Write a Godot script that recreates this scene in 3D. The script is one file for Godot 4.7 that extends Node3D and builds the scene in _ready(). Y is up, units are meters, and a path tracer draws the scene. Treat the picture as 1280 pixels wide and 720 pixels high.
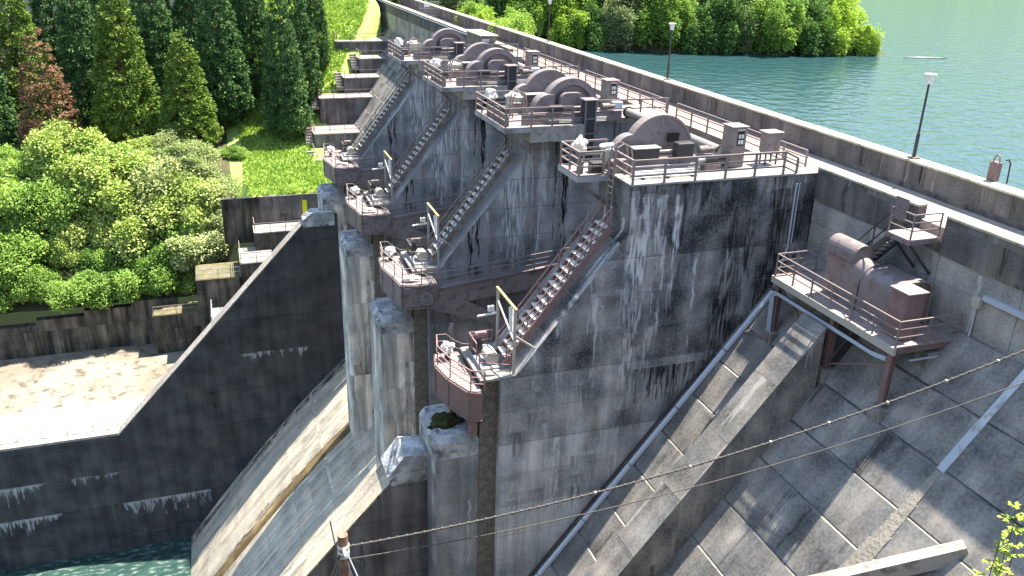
extends Node3D
# A concrete gravity dam seen from its right bank: x points upstream, z towards the viewer's bank, y up, metres.
# y = 0 is the floor of the gate hoist decks.

class MB:
	var v := PackedVector3Array()
	var n := PackedVector3Array()
	var t := PackedVector2Array()
	var c := PackedColorArray()
	var col := Color(1, 1, 1)
	func uvof(p: Vector3, nr: Vector3) -> Vector2:
		if absf(nr.y) > 0.85: return Vector2(p.x, p.z)
		if absf(nr.z) >= absf(nr.x): return Vector2(p.x, -p.y)
		return Vector2(p.z, -p.y * sqrt(1.0 + (nr.y * nr.y) / maxf(nr.x * nr.x, 0.01)))
	func tri(a: Vector3, b: Vector3, d: Vector3, nr: Vector3) -> void:
		if (b - a).cross(d - a).dot(nr) > 0.0:
			var s := b; b = d; d = s
		for p: Vector3 in [a, b, d]:
			v.append(p); n.append(nr); t.append(uvof(p, nr)); c.append(col)
	func quad(a: Vector3, b: Vector3, d: Vector3, e: Vector3, nr := Vector3.ZERO) -> void:
		var q := nr
		if q == Vector3.ZERO: q = (b - a).cross(d - a).normalized()
		tri(a, b, d, q); tri(a, d, e, q)
	func box(ce: Vector3, s: Vector3, b := Basis()) -> void:
		var h := s * 0.5
		for ax in 3:
			for sg: float in [-1.0, 1.0]:
				var nn := Vector3.ZERO; nn[ax] = sg
				var u := Vector3.ZERO; u[(ax + 1) % 3] = 1.0
				var w := Vector3.ZERO; w[(ax + 2) % 3] = 1.0
				var o := nn * h[ax]; u *= h[(ax + 1) % 3]; w *= h[(ax + 2) % 3]
				quad(ce + b * (o - u - w), ce + b * (o + u - w), ce + b * (o + u + w), ce + b * (o - u + w), (b * nn).normalized())
	func boxm(a: Vector3, b: Vector3) -> void:
		box((a + b) * 0.5, (b - a).abs())
	# box with chamfered edges (bevel e), axis aligned
	func cbox(a: Vector3, b: Vector3, e: float) -> void:
		var ce := (a + b) * 0.5; var h := (b - a).abs() * 0.5
		for ax in 3:
			var i := (ax + 1) % 3; var j := (ax + 2) % 3
			for sg: float in [-1.0, 1.0]:
				var pts := []
				for q in [[-1, -1], [1, -1], [1, 1], [-1, 1]]:
					var p := Vector3.ZERO; p[ax] = sg * h[ax]; p[i] = q[0] * (h[i] - e); p[j] = q[1] * (h[j] - e); pts.append(ce + p)
				var nn := Vector3.ZERO; nn[ax] = sg
				quad(pts[0], pts[1], pts[2], pts[3], nn)
			for si: float in [-1.0, 1.0]:
				for sj: float in [-1.0, 1.0]:
					var p1 := Vector3.ZERO; p1[i] = si * h[i]; p1[j] = sj * (h[j] - e); p1[ax] = h[ax] - e
					var p2 := Vector3.ZERO; p2[i] = si * (h[i] - e); p2[j] = sj * h[j]; p2[ax] = h[ax] - e
					var p3 := p2; p3[ax] = -p2[ax]
					var p4 := p1; p4[ax] = -p1[ax]
					var nn2 := Vector3.ZERO; nn2[i] = si; nn2[j] = sj
					quad(ce + p1, ce + p2, ce + p3, ce + p4, nn2.normalized())
		for sx: float in [-1.0, 1.0]:
			for sy: float in [-1.0, 1.0]:
				for sz: float in [-1.0, 1.0]:
					var k := Vector3(sx, sy, sz)
					tri(ce + k * Vector3(h.x, h.y - e, h.z - e), ce + k * Vector3(h.x - e, h.y, h.z - e), ce + k * Vector3(h.x - e, h.y - e, h.z), k.normalized())
	func _area(p: PackedVector2Array) -> float:
		var s := 0.0
		for i in p.size():
			var q := p[(i + 1) % p.size()]
			s += p[i].x * q.y - q.x * p[i].y
		return s
	# extrude a polygon (x, y) from z0 to z1
	func prism_z(p: PackedVector2Array, z0: float, z1: float) -> void:
		if _area(p) < 0.0: p = p.duplicate(); p.reverse()
		var ix := Geometry2D.triangulate_polygon(p)
		for k in range(0, ix.size(), 3):
			for e in [[maxf(z0, z1), 1.0], [minf(z0, z1), -1.0]]:
				var z: float = e[0]
				tri(Vector3(p[ix[k]].x, p[ix[k]].y, z), Vector3(p[ix[k + 1]].x, p[ix[k + 1]].y, z), Vector3(p[ix[k + 2]].x, p[ix[k + 2]].y, z), Vector3(0, 0, e[1]))
		for i in p.size():
			var a := p[i]; var b := p[(i + 1) % p.size()]; var d := (b - a).normalized()
			quad(Vector3(a.x, a.y, z0), Vector3(b.x, b.y, z0), Vector3(b.x, b.y, z1), Vector3(a.x, a.y, z1), Vector3(d.y, -d.x, 0))
	# extrude a polygon (x, z) from y0 to y1; the top may be drawn in by `inset` over `drop`
	func prism_y(p: PackedVector2Array, y0: float, y1: float, inset := 0.0, drop := 0.0) -> void:
		if _area(p) < 0.0: p = p.duplicate(); p.reverse()
		var tp := p
		if inset > 0.0:
			tp = PackedVector2Array()
			for i in p.size():
				var e0 := (p[i] - p[(i - 1 + p.size()) % p.size()]).normalized(); var e1 := (p[(i + 1) % p.size()] - p[i]).normalized()
				var m := (Vector2(-e0.y, e0.x) + Vector2(-e1.y, e1.x)).normalized()
				tp.append(p[i] + m * inset)
		var ix := Geometry2D.triangulate_polygon(tp)
		for k in range(0, ix.size(), 3):
			tri(Vector3(tp[ix[k]].x, y1, tp[ix[k]].y), Vector3(tp[ix[k + 1]].x, y1, tp[ix[k + 1]].y), Vector3(tp[ix[k + 2]].x, y1, tp[ix[k + 2]].y), Vector3.UP)
			tri(Vector3(p[ix[k]].x, y0, p[ix[k]].y), Vector3(p[ix[k + 1]].x, y0, p[ix[k + 1]].y), Vector3(p[ix[k + 2]].x, y0, p[ix[k + 2]].y), Vector3.DOWN)
		for i in p.size():
			var j := (i + 1) % p.size()
			var a := p[i]; var b := p[j]; var d := (b - a).normalized(); var nn := Vector3(d.y, 0, -d.x); var ym := y1 - drop
			quad(Vector3(a.x, y0, a.y), Vector3(b.x, y0, b.y), Vector3(b.x, ym, b.y), Vector3(a.x, ym, a.y), nn)
			if inset > 0.0:
				quad(Vector3(a.x, ym, a.y), Vector3(b.x, ym, b.y), Vector3(tp[j].x, y1, tp[j].y), Vector3(tp[i].x, y1, tp[i].y), (nn * drop + Vector3.UP * inset).normalized())
	func tube(p: Vector3, q: Vector3, r0: float, r1 := -1.0, seg := 8, caps := true) -> void:
		if r1 < 0.0: r1 = r0
		var d := (q - p).normalized()
		var u := d.cross(Vector3.UP if absf(d.y) < 0.9 else Vector3.RIGHT).normalized(); var w := d.cross(u)
		for i in seg:
			var a0 := TAU * i / seg; var a1 := TAU * (i + 1) / seg
			var e0 := u * cos(a0) + w * sin(a0); var e1 := u * cos(a1) + w * sin(a1)
			_sq(p + e0 * r0, p + e1 * r0, q + e1 * r1, q + e0 * r1, e0, e1)
			if caps:
				tri(p, p + e0 * r0, p + e1 * r0, -d); tri(q, q + e0 * r1, q + e1 * r1, d)
	func _sq(a: Vector3, b: Vector3, d: Vector3, e: Vector3, n0: Vector3, n1: Vector3) -> void:
		var m := (n0 + n1).normalized(); var s := v.size()
		quad(a, b, d, e, m)
		for k in range(s, v.size()):
			var near0 := v[k].is_equal_approx(a) or v[k].is_equal_approx(e)
			n[k] = n0 if near0 else n1
	func pipe(pts: Array, r: float, seg := 6) -> void:
		for i in pts.size() - 1: tube(pts[i], pts[i + 1], r, r, seg)
	# beam of width w (across) and height h between two points
	func beam(p: Vector3, q: Vector3, w: float, h: float) -> void:
		var d := q - p; var l := d.length(); d /= l
		var s := d.cross(Vector3.UP) if absf(d.y) < 0.98 else d.cross(Vector3.RIGHT)
		s = s.normalized(); var u := s.cross(d)
		box((p + q) * 0.5, Vector3(w, h, l), Basis(s, u, -d))
	func merge(o: MB) -> void:
		v.append_array(o.v); n.append_array(o.n); t.append_array(o.t); c.append_array(o.c)
	func mesh(m: Material, colours := false) -> ArrayMesh:
		var a := []; a.resize(Mesh.ARRAY_MAX)
		a[Mesh.ARRAY_VERTEX] = v; a[Mesh.ARRAY_NORMAL] = n; a[Mesh.ARRAY_TEX_UV] = t
		if colours: a[Mesh.ARRAY_COLOR] = c
		var am := ArrayMesh.new(); am.add_surface_from_arrays(Mesh.PRIMITIVE_TRIANGLES, a); am.surface_set_material(0, m)
		return am

var M := {}
var names := {}
var rng := RandomNumberGenerator.new()

func V(x: float, y: float, z: float) -> Vector3: return Vector3(x, y, z)
func P2(a: Array) -> PackedVector2Array:
	var p := PackedVector2Array()
	for i in range(0, a.size(), 2): p.append(Vector2(a[i], a[i + 1]))
	return p
func numbered(s: String) -> String:
	var k: int = names.get(s, 0); names[s] = k + 1
	return s if k == 0 else "%s_%03d" % [s, k]
func tag(o: Node, label: String, category: String, group := "", kind := "") -> void:
	if label: o.set_meta("label", label)
	if category: o.set_meta("category", category)
	if group: o.set_meta("group", group)
	if kind: o.set_meta("kind", kind)
func thing(called: String, label: String, category: String, at := Vector3.ZERO, group := "") -> Node3D:
	var o := Node3D.new(); o.name = numbered(called); add_child(o); o.position = at
	tag(o, label, category, group)
	return o
# a part: built in world coordinates and hung under its thing (or under another part)
func part(called: String, mb: MB, m: Material, parent: Node3D, colours := false) -> MeshInstance3D:
	return put(called, mb.mesh(m, colours), parent)
func put(called: String, mesh: Mesh, parent: Node3D, local := false) -> MeshInstance3D:
	var o := MeshInstance3D.new(); o.mesh = mesh; o.name = called; parent.add_child(o, true)
	if not local and parent.get_parent() == self: o.position = -parent.position
	return o
func single(called: String, mb: MB, m: Material, label: String, category: String, group := "") -> MeshInstance3D:
	var o := MeshInstance3D.new(); o.mesh = mb.mesh(m); o.name = numbered(called); add_child(o); tag(o, label, category, group)
	return o
func struct(called: String, mb: MB, m: Material) -> MeshInstance3D:
	var o := MeshInstance3D.new(); o.mesh = mb.mesh(m); o.name = numbered(called); add_child(o); tag(o, "", "", "", "structure")
	return o

# ---------------------------------------------------------------- materials
func nz(s: int, f := 1.0, oct := 3) -> FastNoiseLite:
	var o := FastNoiseLite.new(); o.seed = s; o.frequency = f; o.noise_type = FastNoiseLite.TYPE_SIMPLEX_SMOOTH
	o.fractal_type = FastNoiseLite.FRACTAL_FBM; o.fractal_octaves = oct
	return o
func image_of(rgb: PackedFloat32Array, w: int, h: int) -> ImageTexture:
	var by := PackedByteArray(); by.resize(w * h * 3)
	for i in w * h * 3: by[i] = int(clampf(pow(clampf(rgb[i], 0.0, 1.0), 0.4545), 0.0, 1.0) * 255.0)
	var im := Image.create_from_data(w, h, false, Image.FORMAT_RGB8, by); im.generate_mipmaps()
	return ImageTexture.create_from_image(im)
# weathered concrete: a mottled base, lifts of slightly different pours, dark and white runs that start at lift joints
func concrete_tex(sd: int, px: int, size: float, base: Color, contrast: float, n_dark: int, n_white: int, extra := [], lift := 1.85, lift0 := 0.0, tone := 0.10, streak := 0.5, grit := 0.16, white := 2.15, given := []) -> ImageTexture:
	var a := nz(sd, 0.35, 4); var b := nz(sd + 1, 5.0, 2); var w := nz(sd + 2, 0.9, 3); var vs := nz(sd + 8, 1.0, 4)
	var r := RandomNumberGenerator.new(); r.seed = sd
	var val := PackedFloat32Array(); val.resize(px * px)
	var warm := PackedFloat32Array(); warm.resize(px * px)
	var k := size / px
	var tones := []
	for i in 40: tones.append(r.randf_range(-tone, tone) + (given[i - 20] if i >= 20 and i - 20 < given.size() else 0.0))
	for y in px:
		var fy := y * k
		var ti: float = tones[int((fy + lift0) / lift + 20.0) % 40]
		for x in px:
			var fx := x * k
			var bl := clampf((fx / size - 0.86) / 0.14, 0.0, 1.0)
			var q := a.get_noise_2d(fx, fy)
			if bl > 0.0: q = lerpf(q, a.get_noise_2d(fx - size, fy), bl)
			var g := b.get_noise_2d(fx, fy) + 0.5 * (r.randf() - 0.5)
			var st := vs.get_noise_2d(fx * 0.9, fy * 0.075) * 1.1 + vs.get_noise_2d(fx * 3.4 + 50.0, fy * 0.13) * 0.38 * (0.5 + q)
			if bl > 0.0: st = lerpf(st, vs.get_noise_2d((fx - size) * 0.9, fy * 0.075) * 1.1, bl)
			val[y * px + x] = maxf(0.12, (1.0 + contrast * q * 1.3 + ti) * (1.0 + streak * st) + grit * g)
			warm[y * px + x] = q + w.get_noise_2d(fx * 0.5, fy * 0.5)
	var runs := []
	for i in n_dark + n_white:
		var y0: float = (floorf(r.randf() * size / lift) * lift - lift0)
		runs.append([r.randf() * size, y0, r.randf_range(0.06, 0.30) * (1.6 if i < n_dark else 1.0), r.randf_range(1.2, 7.0), (-0.62 if i < n_dark else 1.15) * r.randf_range(0.4, 1.0)])
	runs.append_array(extra)
	var sn := nz(sd + 5, 1.6, 3)
	for q in runs:
		var x0: float = q[0]; var y0: float = q[1]; var wd: float = q[2]; var ln: float = q[3]; var amt: float = q[4]
		var xa := int((x0 - wd * 1.6) / k); var xb := int((x0 + wd * 1.6) / k)
		var ya := maxi(int(y0 / k), 0); var yb := mini(int((y0 + ln) / k), px - 1)
		for y in range(ya, yb):
			var fy := y * k; var f := 1.0 - (fy - y0) / ln
			for x in range(xa, xb + 1):
				var fx := x * k
				var d := absf(fx - x0 + 0.12 * sn.get_noise_2d(fy * 0.7, x0 * 9.0)) / (wd * (0.55 + 0.45 * f))
				if d > 1.0: continue
				var m := smoothstep(-0.25, 0.35, sn.get_noise_2d(fx * 3.2, fy * 0.35) + (f - 0.45) * 0.5) * (1.0 - d * d)
				var id := y * px + posmod(x, px)
				if amt < 0.0: val[id] *= 1.0 + amt * m
				else: val[id] = lerpf(val[id], white, clampf(amt * m * 0.75, 0.0, 0.85))
	var rgb := PackedFloat32Array(); rgb.resize(px * px * 3)
	for i in px * px:
		var q: float = val[i]; var wm := warm[i] * 0.06
		rgb[i * 3] = base.r * q * (1.0 + wm); rgb[i * 3 + 1] = base.g * q; rgb[i * 3 + 2] = base.b * q * (1.0 - wm)
	return image_of(rgb, px, px)
func blotch_tex(sd: int, px: int, size: float, c1: Color, c2: Color, c3: Color, f1: float, f2: float, sharp := 0.5, stretch := 1.0) -> ImageTexture:
	var a := nz(sd, f1, 4); var b := nz(sd + 3, f2, 3); var k := size / px
	var r := RandomNumberGenerator.new(); r.seed = sd
	var rgb := PackedFloat32Array(); rgb.resize(px * px * 3)
	for y in px:
		for x in px:
			var fx := x * k; var fy := y * k / stretch
			var bl := clampf((float(x) / px - 0.85) / 0.15, 0.0, 1.0); var bm := clampf((float(y) / px - 0.85) / 0.15, 0.0, 1.0)
			var q := a.get_noise_2d(fx, fy)
			if bl > 0.0: q = lerpf(q, a.get_noise_2d(fx - size, fy), bl)
			if bm > 0.0: q = lerpf(q, a.get_noise_2d(fx, fy - size / stretch), bm)
			var s := b.get_noise_2d(fx, fy) + 0.35 * (r.randf() - 0.5)
			var m := smoothstep(-sharp, sharp, q * 1.5)
			var cc := c1.lerp(c2, m).lerp(c3, smoothstep(0.05, 0.7, s))
			var i := (y * px + x) * 3; var g := 1.0 + 0.18 * (r.randf() - 0.5)
			rgb[i] = cc.r * g; rgb[i + 1] = cc.g * g; rgb[i + 2] = cc.b * g
	return image_of(rgb, px, px)
func noise_tex(sd: int, f: float, normal := false, strength := 4.0, px := 512, oct := 4) -> NoiseTexture2D:
	var q := NoiseTexture2D.new(); q.width = px; q.height = px; q.seamless = true; q.noise = nz(sd, f, oct)
	q.as_normal_map = normal; q.bump_strength = strength
	return q
func mat(tex: Texture2D, size: float, rough := 0.9, bump: Texture2D = null, bump_cm := 1.0, off := Vector3.ZERO) -> StandardMaterial3D:
	var m := StandardMaterial3D.new(); m.albedo_texture = tex; m.roughness = rough; m.uv1_scale = Vector3(1.0 / size, 1.0 / size, 1.0); m.uv1_offset = off
	m.metallic_specular = 0.3
	if bump: m.heightmap_enabled = true; m.heightmap_texture = bump; m.heightmap_scale = bump_cm
	return m
func flat(c: Color, rough := 0.7, metal := 0.0) -> StandardMaterial3D:
	var m := StandardMaterial3D.new(); m.albedo_color = c.linear_to_srgb(); m.roughness = rough; m.metallic = metal; m.metallic_specular = 0.4
	return m
func leafmat(back := 0.5) -> StandardMaterial3D:
	var m := StandardMaterial3D.new(); m.vertex_color_use_as_albedo = true; m.roughness = 0.7; m.cull_mode = BaseMaterial3D.CULL_DISABLED
	m.metallic_specular = 0.2; m.backlight_enabled = true; m.backlight = Color(back, back, back * 0.7)
	return m

func materials() -> void:
	var bump := noise_tex(91, 0.03, false)
	# near face of the first pier, x from 8 to 32 and y from 0 down: runs where the photograph has them (x from 8, y down, half width, length, strength)
	var ex := []
	var r := RandomNumberGenerator.new(); r.seed = 77
	for i in 34: ex.append([10.4 + r.randf() * 4.4, 9.6, r.randf_range(0.05, 0.22), r.randf_range(0.8, 2.9), -r.randf_range(0.4, 0.95)])   # black runs under the lift joint
	for i in 30: ex.append([14.6 + r.randf() * 4.6, r.randf_range(0.0, 8.0), r.randf_range(0.25, 0.8), r.randf_range(3, 9), -r.randf_range(0.3, 0.8)])   # damp corner by the crest wall
	for i in 26: ex.append([9.6 + r.randf() * 9.0, 0.0, r.randf_range(0.08, 0.35), r.randf_range(0.6, 2.6), -r.randf_range(0.3, 0.7)])
	for i in 26: ex.append([9.5 + r.randf() * 2.6, r.randf_range(0.2, 4.0), r.randf_range(0.08, 0.35), r.randf_range(2, 6), r.randf_range(0.35, 0.9)])
	for i in 22: ex.append([5.0 + r.randf() * 7.0, r.randf_range(5.0, 9.5), r.randf_range(0.1, 0.4), r.randf_range(2, 5), r.randf_range(0.25, 0.7)])
	for i in 18: ex.append([3.6 + r.randf() * 5.0, r.randf_range(9.5, 17.0), r.randf_range(0.2, 0.6), r.randf_range(2, 6), r.randf_range(0.2, 0.6)])
	for i in 16: ex.append([3.6 + r.randf() * 8.0, r.randf_range(9.5, 16.5), r.randf_range(0.3, 0.8), r.randf_range(0.8, 1.8), -r.randf_range(0.2, 0.5)])
	var cw := Color(0.27, 0.275, 0.285)
	var t1 := concrete_tex(11, 1024, 24.0, Color(0.30, 0.303, 0.31), 0.50, 16, 30, ex, 1.85, 0.15, 0.14, 0.45, 0.22, 2.15, [-0.62, -0.52, -0.30, -0.48, -0.42, -0.15, 0.12, 0.48, 0.35, 0.65, 0.5, 0.6, 0.5])
	M.pier1 = mat(t1, 24.0, 0.92, bump, 1.2, Vector3(-8.0 / 24.0, 0, 0))
	var e2 := []
	for i in 30: e2.append([15.0 + r.randf() * 4.0, r.randf_range(1.0, 3.0), r.randf_range(0.08, 0.3), r.randf_range(4, 9), r.randf_range(0.5, 1.0)])   # white lime below the hoist deck
	for i in 6: e2.append([13.9 + r.randf() * 0.7, 1.0, r.randf_range(0.1, 0.3), r.randf_range(6, 12), -0.9])
	for i in 4: e2.append([19.0 + r.randf() * 1.4, 1.0, r.randf_range(0.1, 0.35), r.randf_range(5, 9), -0.9])
	var t2 := concrete_tex(23, 1024, 24.0, Color(0.235, 0.24, 0.25), 0.45, 18, 50, e2, 1.85, 0.15, 0.12, 0.45, 0.18)
	M.wall = mat(t2, 24.0, 0.92, bump, 1.2)
	M.wall2 = mat(t2, 24.0, 0.92, bump, 1.2, Vector3(0.04, 0.0, 0))
	M.wall3 = mat(t2, 24.0, 0.92, bump, 1.2, Vector3(-0.03, 0.02, 0))
	M.crest = mat(concrete_tex(27, 1024, 22.0, Color(0.30, 0.30, 0.285), 0.42, 12, 10, [], 1.85, 0.4, 0.05, 0.22, 0.2), 22.0, 0.92, bump, 1.2)
	M.nose = mat(concrete_tex(29, 512, 12.0, Color(0.47, 0.455, 0.42), 0.35, 30, 24, [], 1.85, 0.15, 0.06, 1.0, 0.12), 12.0, 0.92, bump, 2.0)
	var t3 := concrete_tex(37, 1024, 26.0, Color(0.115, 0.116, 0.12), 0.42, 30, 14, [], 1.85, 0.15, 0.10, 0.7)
	var e4 := []
	for q in [[23, 30, 38.8, 18], [20, 31, 42.5, 26], [37, 45, 42.5, 26], [50, 57, 27.7, 5], [33, 37, 38.8, 3]]:
		for i in q[3] * 2: e4.append([r.randf_range(q[0], q[1]), q[2] + r.randf_range(-0.12, 0.02), r.randf_range(0.12, 0.4), r.randf_range(0.35, 1.0) * (1.0 if r.randf() < 0.75 else 2.2), r.randf_range(0.9, 1.3)])
		for i in q[3]: e4.append([r.randf_range(q[0], q[1]), q[2] - 0.08, 0.7, 0.30, 0.9])
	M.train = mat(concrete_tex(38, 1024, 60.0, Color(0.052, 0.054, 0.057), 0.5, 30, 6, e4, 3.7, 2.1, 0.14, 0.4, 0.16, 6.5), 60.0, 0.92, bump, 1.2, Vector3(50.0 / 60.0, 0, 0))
	M.mossy = mat(concrete_tex(39, 512, 16.0, Color(0.075, 0.071, 0.058), 0.6, 40, 12, [], 2.0, 0.15, 0.06, 1.2), 16.0, 0.95, bump, 2.0)
	M.mosstop = mat(blotch_tex(40, 256, 5.0, Color(0.12, 0.115, 0.06), Color(0.17, 0.145, 0.10), Color(0.07, 0.09, 0.025), 0.5, 1.8), 5.0, 0.97)
	M.darkwall = mat(t3, 26.0, 0.92, bump, 1.2)
	var t4 := concrete_tex(41, 1024, 20.0, Color(0.195, 0.19, 0.180), 0.55, 16, 6, [], 1.9, 0.0, 0.04, 0.35, 0.30)
	M.slope = mat(t4, 20.0, 0.93, bump, 1.5)
	M.slope2 = mat(t4, 20.0, 0.93, bump, 1.5, Vector3(0.43, 0.29, 0))
	M.slope3 = mat(t4, 20.0, 0.93, bump, 1.5, Vector3(0.71, 0.63, 0))
	# chute: along z, runs along the fall line; brown algae beside the third pier
	var e3 := []
	for i in 46: e3.append([fposmod(-66.6 + r.randfn(0.0, 0.55), 24.0), r.randf_range(0.0, 22.0), r.randf_range(0.1, 0.4), r.randf_range(3, 9), -r.randf_range(0.35, 0.7)])
	for i in 30: e3.append([fposmod(-76.9 + r.randfn(0.0, 0.35), 24.0), r.randf_range(0.0, 22.0), r.randf_range(0.2, 0.5), r.randf_range(3, 9), -r.randf_range(0.4, 0.8)])
	var t5 := concrete_tex(53, 1024, 24.0, Color(0.40, 0.365, 0.295), 0.30, 26, 30, e3, 3.0, 0.0, 0.05, 0.4, 0.25)
	M.chute = mat(t5, 24.0, 0.9, bump, 1.0)
	M.algae = mat(concrete_tex(54, 512, 12.0, Color(0.17, 0.125, 0.06), 0.5, 20, 14, [], 3.0, 0.0, 0.05, 0.9, 0.3), 12.0, 0.85, bump, 1.5)
	var t6 := blotch_tex(61, 512, 9.0, Color(0.275, 0.258, 0.235), Color(0.35, 0.33, 0.30), Color(0.17, 0.16, 0.14), 0.3, 1.6)
	M.top = mat(t6, 9.0, 0.9, bump, 0.8)
	M.coping = mat(blotch_tex(63, 512, 7.0, Color(0.40, 0.40, 0.30), Color(0.52, 0.50, 0.42), Color(0.20, 0.24, 0.10), 0.4, 1.3), 7.0, 0.95, bump, 1.5)
	M.lime = mat(blotch_tex(65, 512, 5.0, Color(0.27, 0.285, 0.30), Color(0.50, 0.52, 0.53), Color(0.11, 0.115, 0.11), 0.55, 1.0, 0.45), 5.0, 0.95, bump, 4.0)
	M.mortar = mat(blotch_tex(68, 512, 4.0, Color(0.27, 0.25, 0.215), Color(0.33, 0.305, 0.265), Color(0.21, 0.195, 0.165), 0.8, 2.6, 0.5), 4.0, 0.95, bump, 2.0)
	M.gutter = mat(blotch_tex(66, 512, 6.0, Color(0.42, 0.46, 0.52), Color(0.52, 0.54, 0.57), Color(0.30, 0.30, 0.29), 0.5, 1.6, 0.5), 6.0, 0.95, bump, 1.0)
	M.aggregate = mat(blotch_tex(67, 512, 2.0, Color(0.12, 0.11, 0.095), Color(0.17, 0.155, 0.13), Color(0.34, 0.32, 0.28), 2.0, 9.0, 0.3), 2.0, 0.97, bump, 5.0)
	M.road = mat(blotch_tex(69, 512, 10.0, Color(0.29, 0.205, 0.17), Color(0.35, 0.255, 0.215), Color(0.24, 0.20, 0.175), 0.35, 2.5), 10.0, 0.9, bump, 0.6)
	M.road_near = mat(blotch_tex(70, 512, 10.0, Color(0.34, 0.285, 0.25), Color(0.40, 0.34, 0.30), Color(0.28, 0.245, 0.22), 0.35, 2.5), 10.0, 0.9, bump, 0.6)
	M.parapet = mat(concrete_tex(71, 1024, 18.0, Color(0.125, 0.122, 0.118), 0.40, 60, 24, [], 1.5, 0.3, 0.03, 0.42, 0.2), 18.0, 0.95, bump, 1.5)
	var mar := Color(0.185, 0.158, 0.160)
	M.maroon = mat(blotch_tex(73, 512, 5.0, mar, mar * 1.14, Color(0.125, 0.09, 0.08), 0.5, 1.5), 5.0, 0.55)
	M.maroon.metallic_specular = 0.45
	M.rail = flat(Color(0.22, 0.180, 0.175), 0.5)
	M.redrail = flat(Color(0.27, 0.155, 0.15), 0.5)
	M.redsteel = mat(blotch_tex(75, 512, 4.0, Color(0.195, 0.128, 0.124), Color(0.225, 0.150, 0.145), Color(0.16, 0.115, 0.105), 0.6, 1.8), 4.0, 0.55)
	M.deck = mat(blotch_tex(77, 512, 4.0, Color(0.27, 0.215, 0.21), Color(0.34, 0.28, 0.27), Color(0.21, 0.16, 0.155), 0.7, 2.4), 4.0, 0.7)
	M.darksteel = flat(Color(0.045, 0.042, 0.045), 0.5)
	M.grey = flat(Color(0.30, 0.31, 0.33), 0.5)
	M.pipe = flat(Color(0.24, 0.225, 0.21), 0.6)
	M.galv = flat(Color(0.42, 0.47, 0.55), 0.45, 0.1)
	M.trough = flat(Color(0.60, 0.66, 0.76), 0.5)
	M.white = mat(blotch_tex(79, 256, 1.2, Color(0.66, 0.66, 0.63), Color(0.78, 0.78, 0.75), Color(0.5, 0.5, 0.46), 1.0, 3.0), 1.2, 0.8)
	M.yellow = flat(Color(0.44, 0.38, 0.15), 0.6)
	M.stairgrey = mat(blotch_tex(81, 256, 2.0, Color(0.17, 0.15, 0.14), Color(0.24, 0.21, 0.19), Color(0.12, 0.09, 0.07), 0.8, 2.4), 2.0, 0.7)
	M.tread = flat(Color(0.66, 0.62, 0.54), 0.8)
	M.wire = flat(Color(0.085, 0.08, 0.075), 0.8)
	M.beige = flat(Color(0.40, 0.38, 0.33), 0.7)
	M.black = flat(Color(0.012, 0.012, 0.013), 0.6)
	M.bark = mat(blotch_tex(83, 256, 2.0, Color(0.09, 0.06, 0.04), Color(0.14, 0.10, 0.07), Color(0.05, 0.035, 0.025), 1.0, 4.0, 0.5, 4.0), 2.0, 0.95)
	M.grass = mat(blotch_tex(85, 1024, 14.0, Color(0.27, 0.41, 0.09), Color(0.35, 0.50, 0.12), Color(0.36, 0.40, 0.17), 0.45, 2.2), 14.0, 0.95)
	M.earth = mat(blotch_tex(87, 512, 9.0, Color(0.065, 0.075, 0.032), Color(0.095, 0.085, 0.048), Color(0.05, 0.075, 0.02), 0.4, 1.8), 9.0, 0.98)
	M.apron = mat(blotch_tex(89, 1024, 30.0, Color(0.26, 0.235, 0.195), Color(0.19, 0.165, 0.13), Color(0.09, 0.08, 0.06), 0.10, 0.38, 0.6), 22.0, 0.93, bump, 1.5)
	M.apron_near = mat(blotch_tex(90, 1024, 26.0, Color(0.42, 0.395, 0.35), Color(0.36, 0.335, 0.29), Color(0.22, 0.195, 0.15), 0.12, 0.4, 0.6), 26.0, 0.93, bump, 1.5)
	M.forest = mat(blotch_tex(93, 512, 60.0, Color(0.05, 0.10, 0.02), Color(0.09, 0.17, 0.03), Color(0.03, 0.06, 0.02), 0.08, 0.3), 60.0, 0.95)
	M.bankside = mat(blotch_tex(94, 256, 12.0, Color(0.06, 0.058, 0.05), Color(0.085, 0.08, 0.068), Color(0.05, 0.06, 0.03), 0.3, 1.0), 12.0, 0.98)
	M.moss = flat(Color(0.035, 0.04, 0.012), 0.98)
	M.leaf = leafmat(0.7)
	M.conifer = leafmat(0.25)
	M.pole = mat(blotch_tex(95, 256, 1.0, Color(0.20, 0.12, 0.09), Color(0.26, 0.17, 0.13), Color(0.10, 0.06, 0.05), 2.0, 8.0, 0.4, 5.0), 1.0, 0.9)
	var wm := StandardMaterial3D.new(); wm.albedo_color = Color(0.026, 0.072, 0.080).linear_to_srgb(); wm.roughness = 0.12; wm.metallic_specular = 0.5
	wm.normal_enabled = true; wm.normal_texture = noise_tex(101, 0.008, true, 14.0, 1024, 5); wm.normal_scale = 0.5
	M.lake = wm
	var rm: StandardMaterial3D = wm.duplicate(); rm.albedo_color = Color.WHITE; rm.albedo_texture = blotch_tex(103, 512, 16.0, Color(0.018, 0.052, 0.046), Color(0.028, 0.068, 0.06), Color(0.17, 0.21, 0.205), 0.25, 0.7, 0.5, 0.4); rm.uv1_scale = Vector3(0.3, 0.3, 1); rm.normal_scale = 1.0
	M.river = rm

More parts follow.
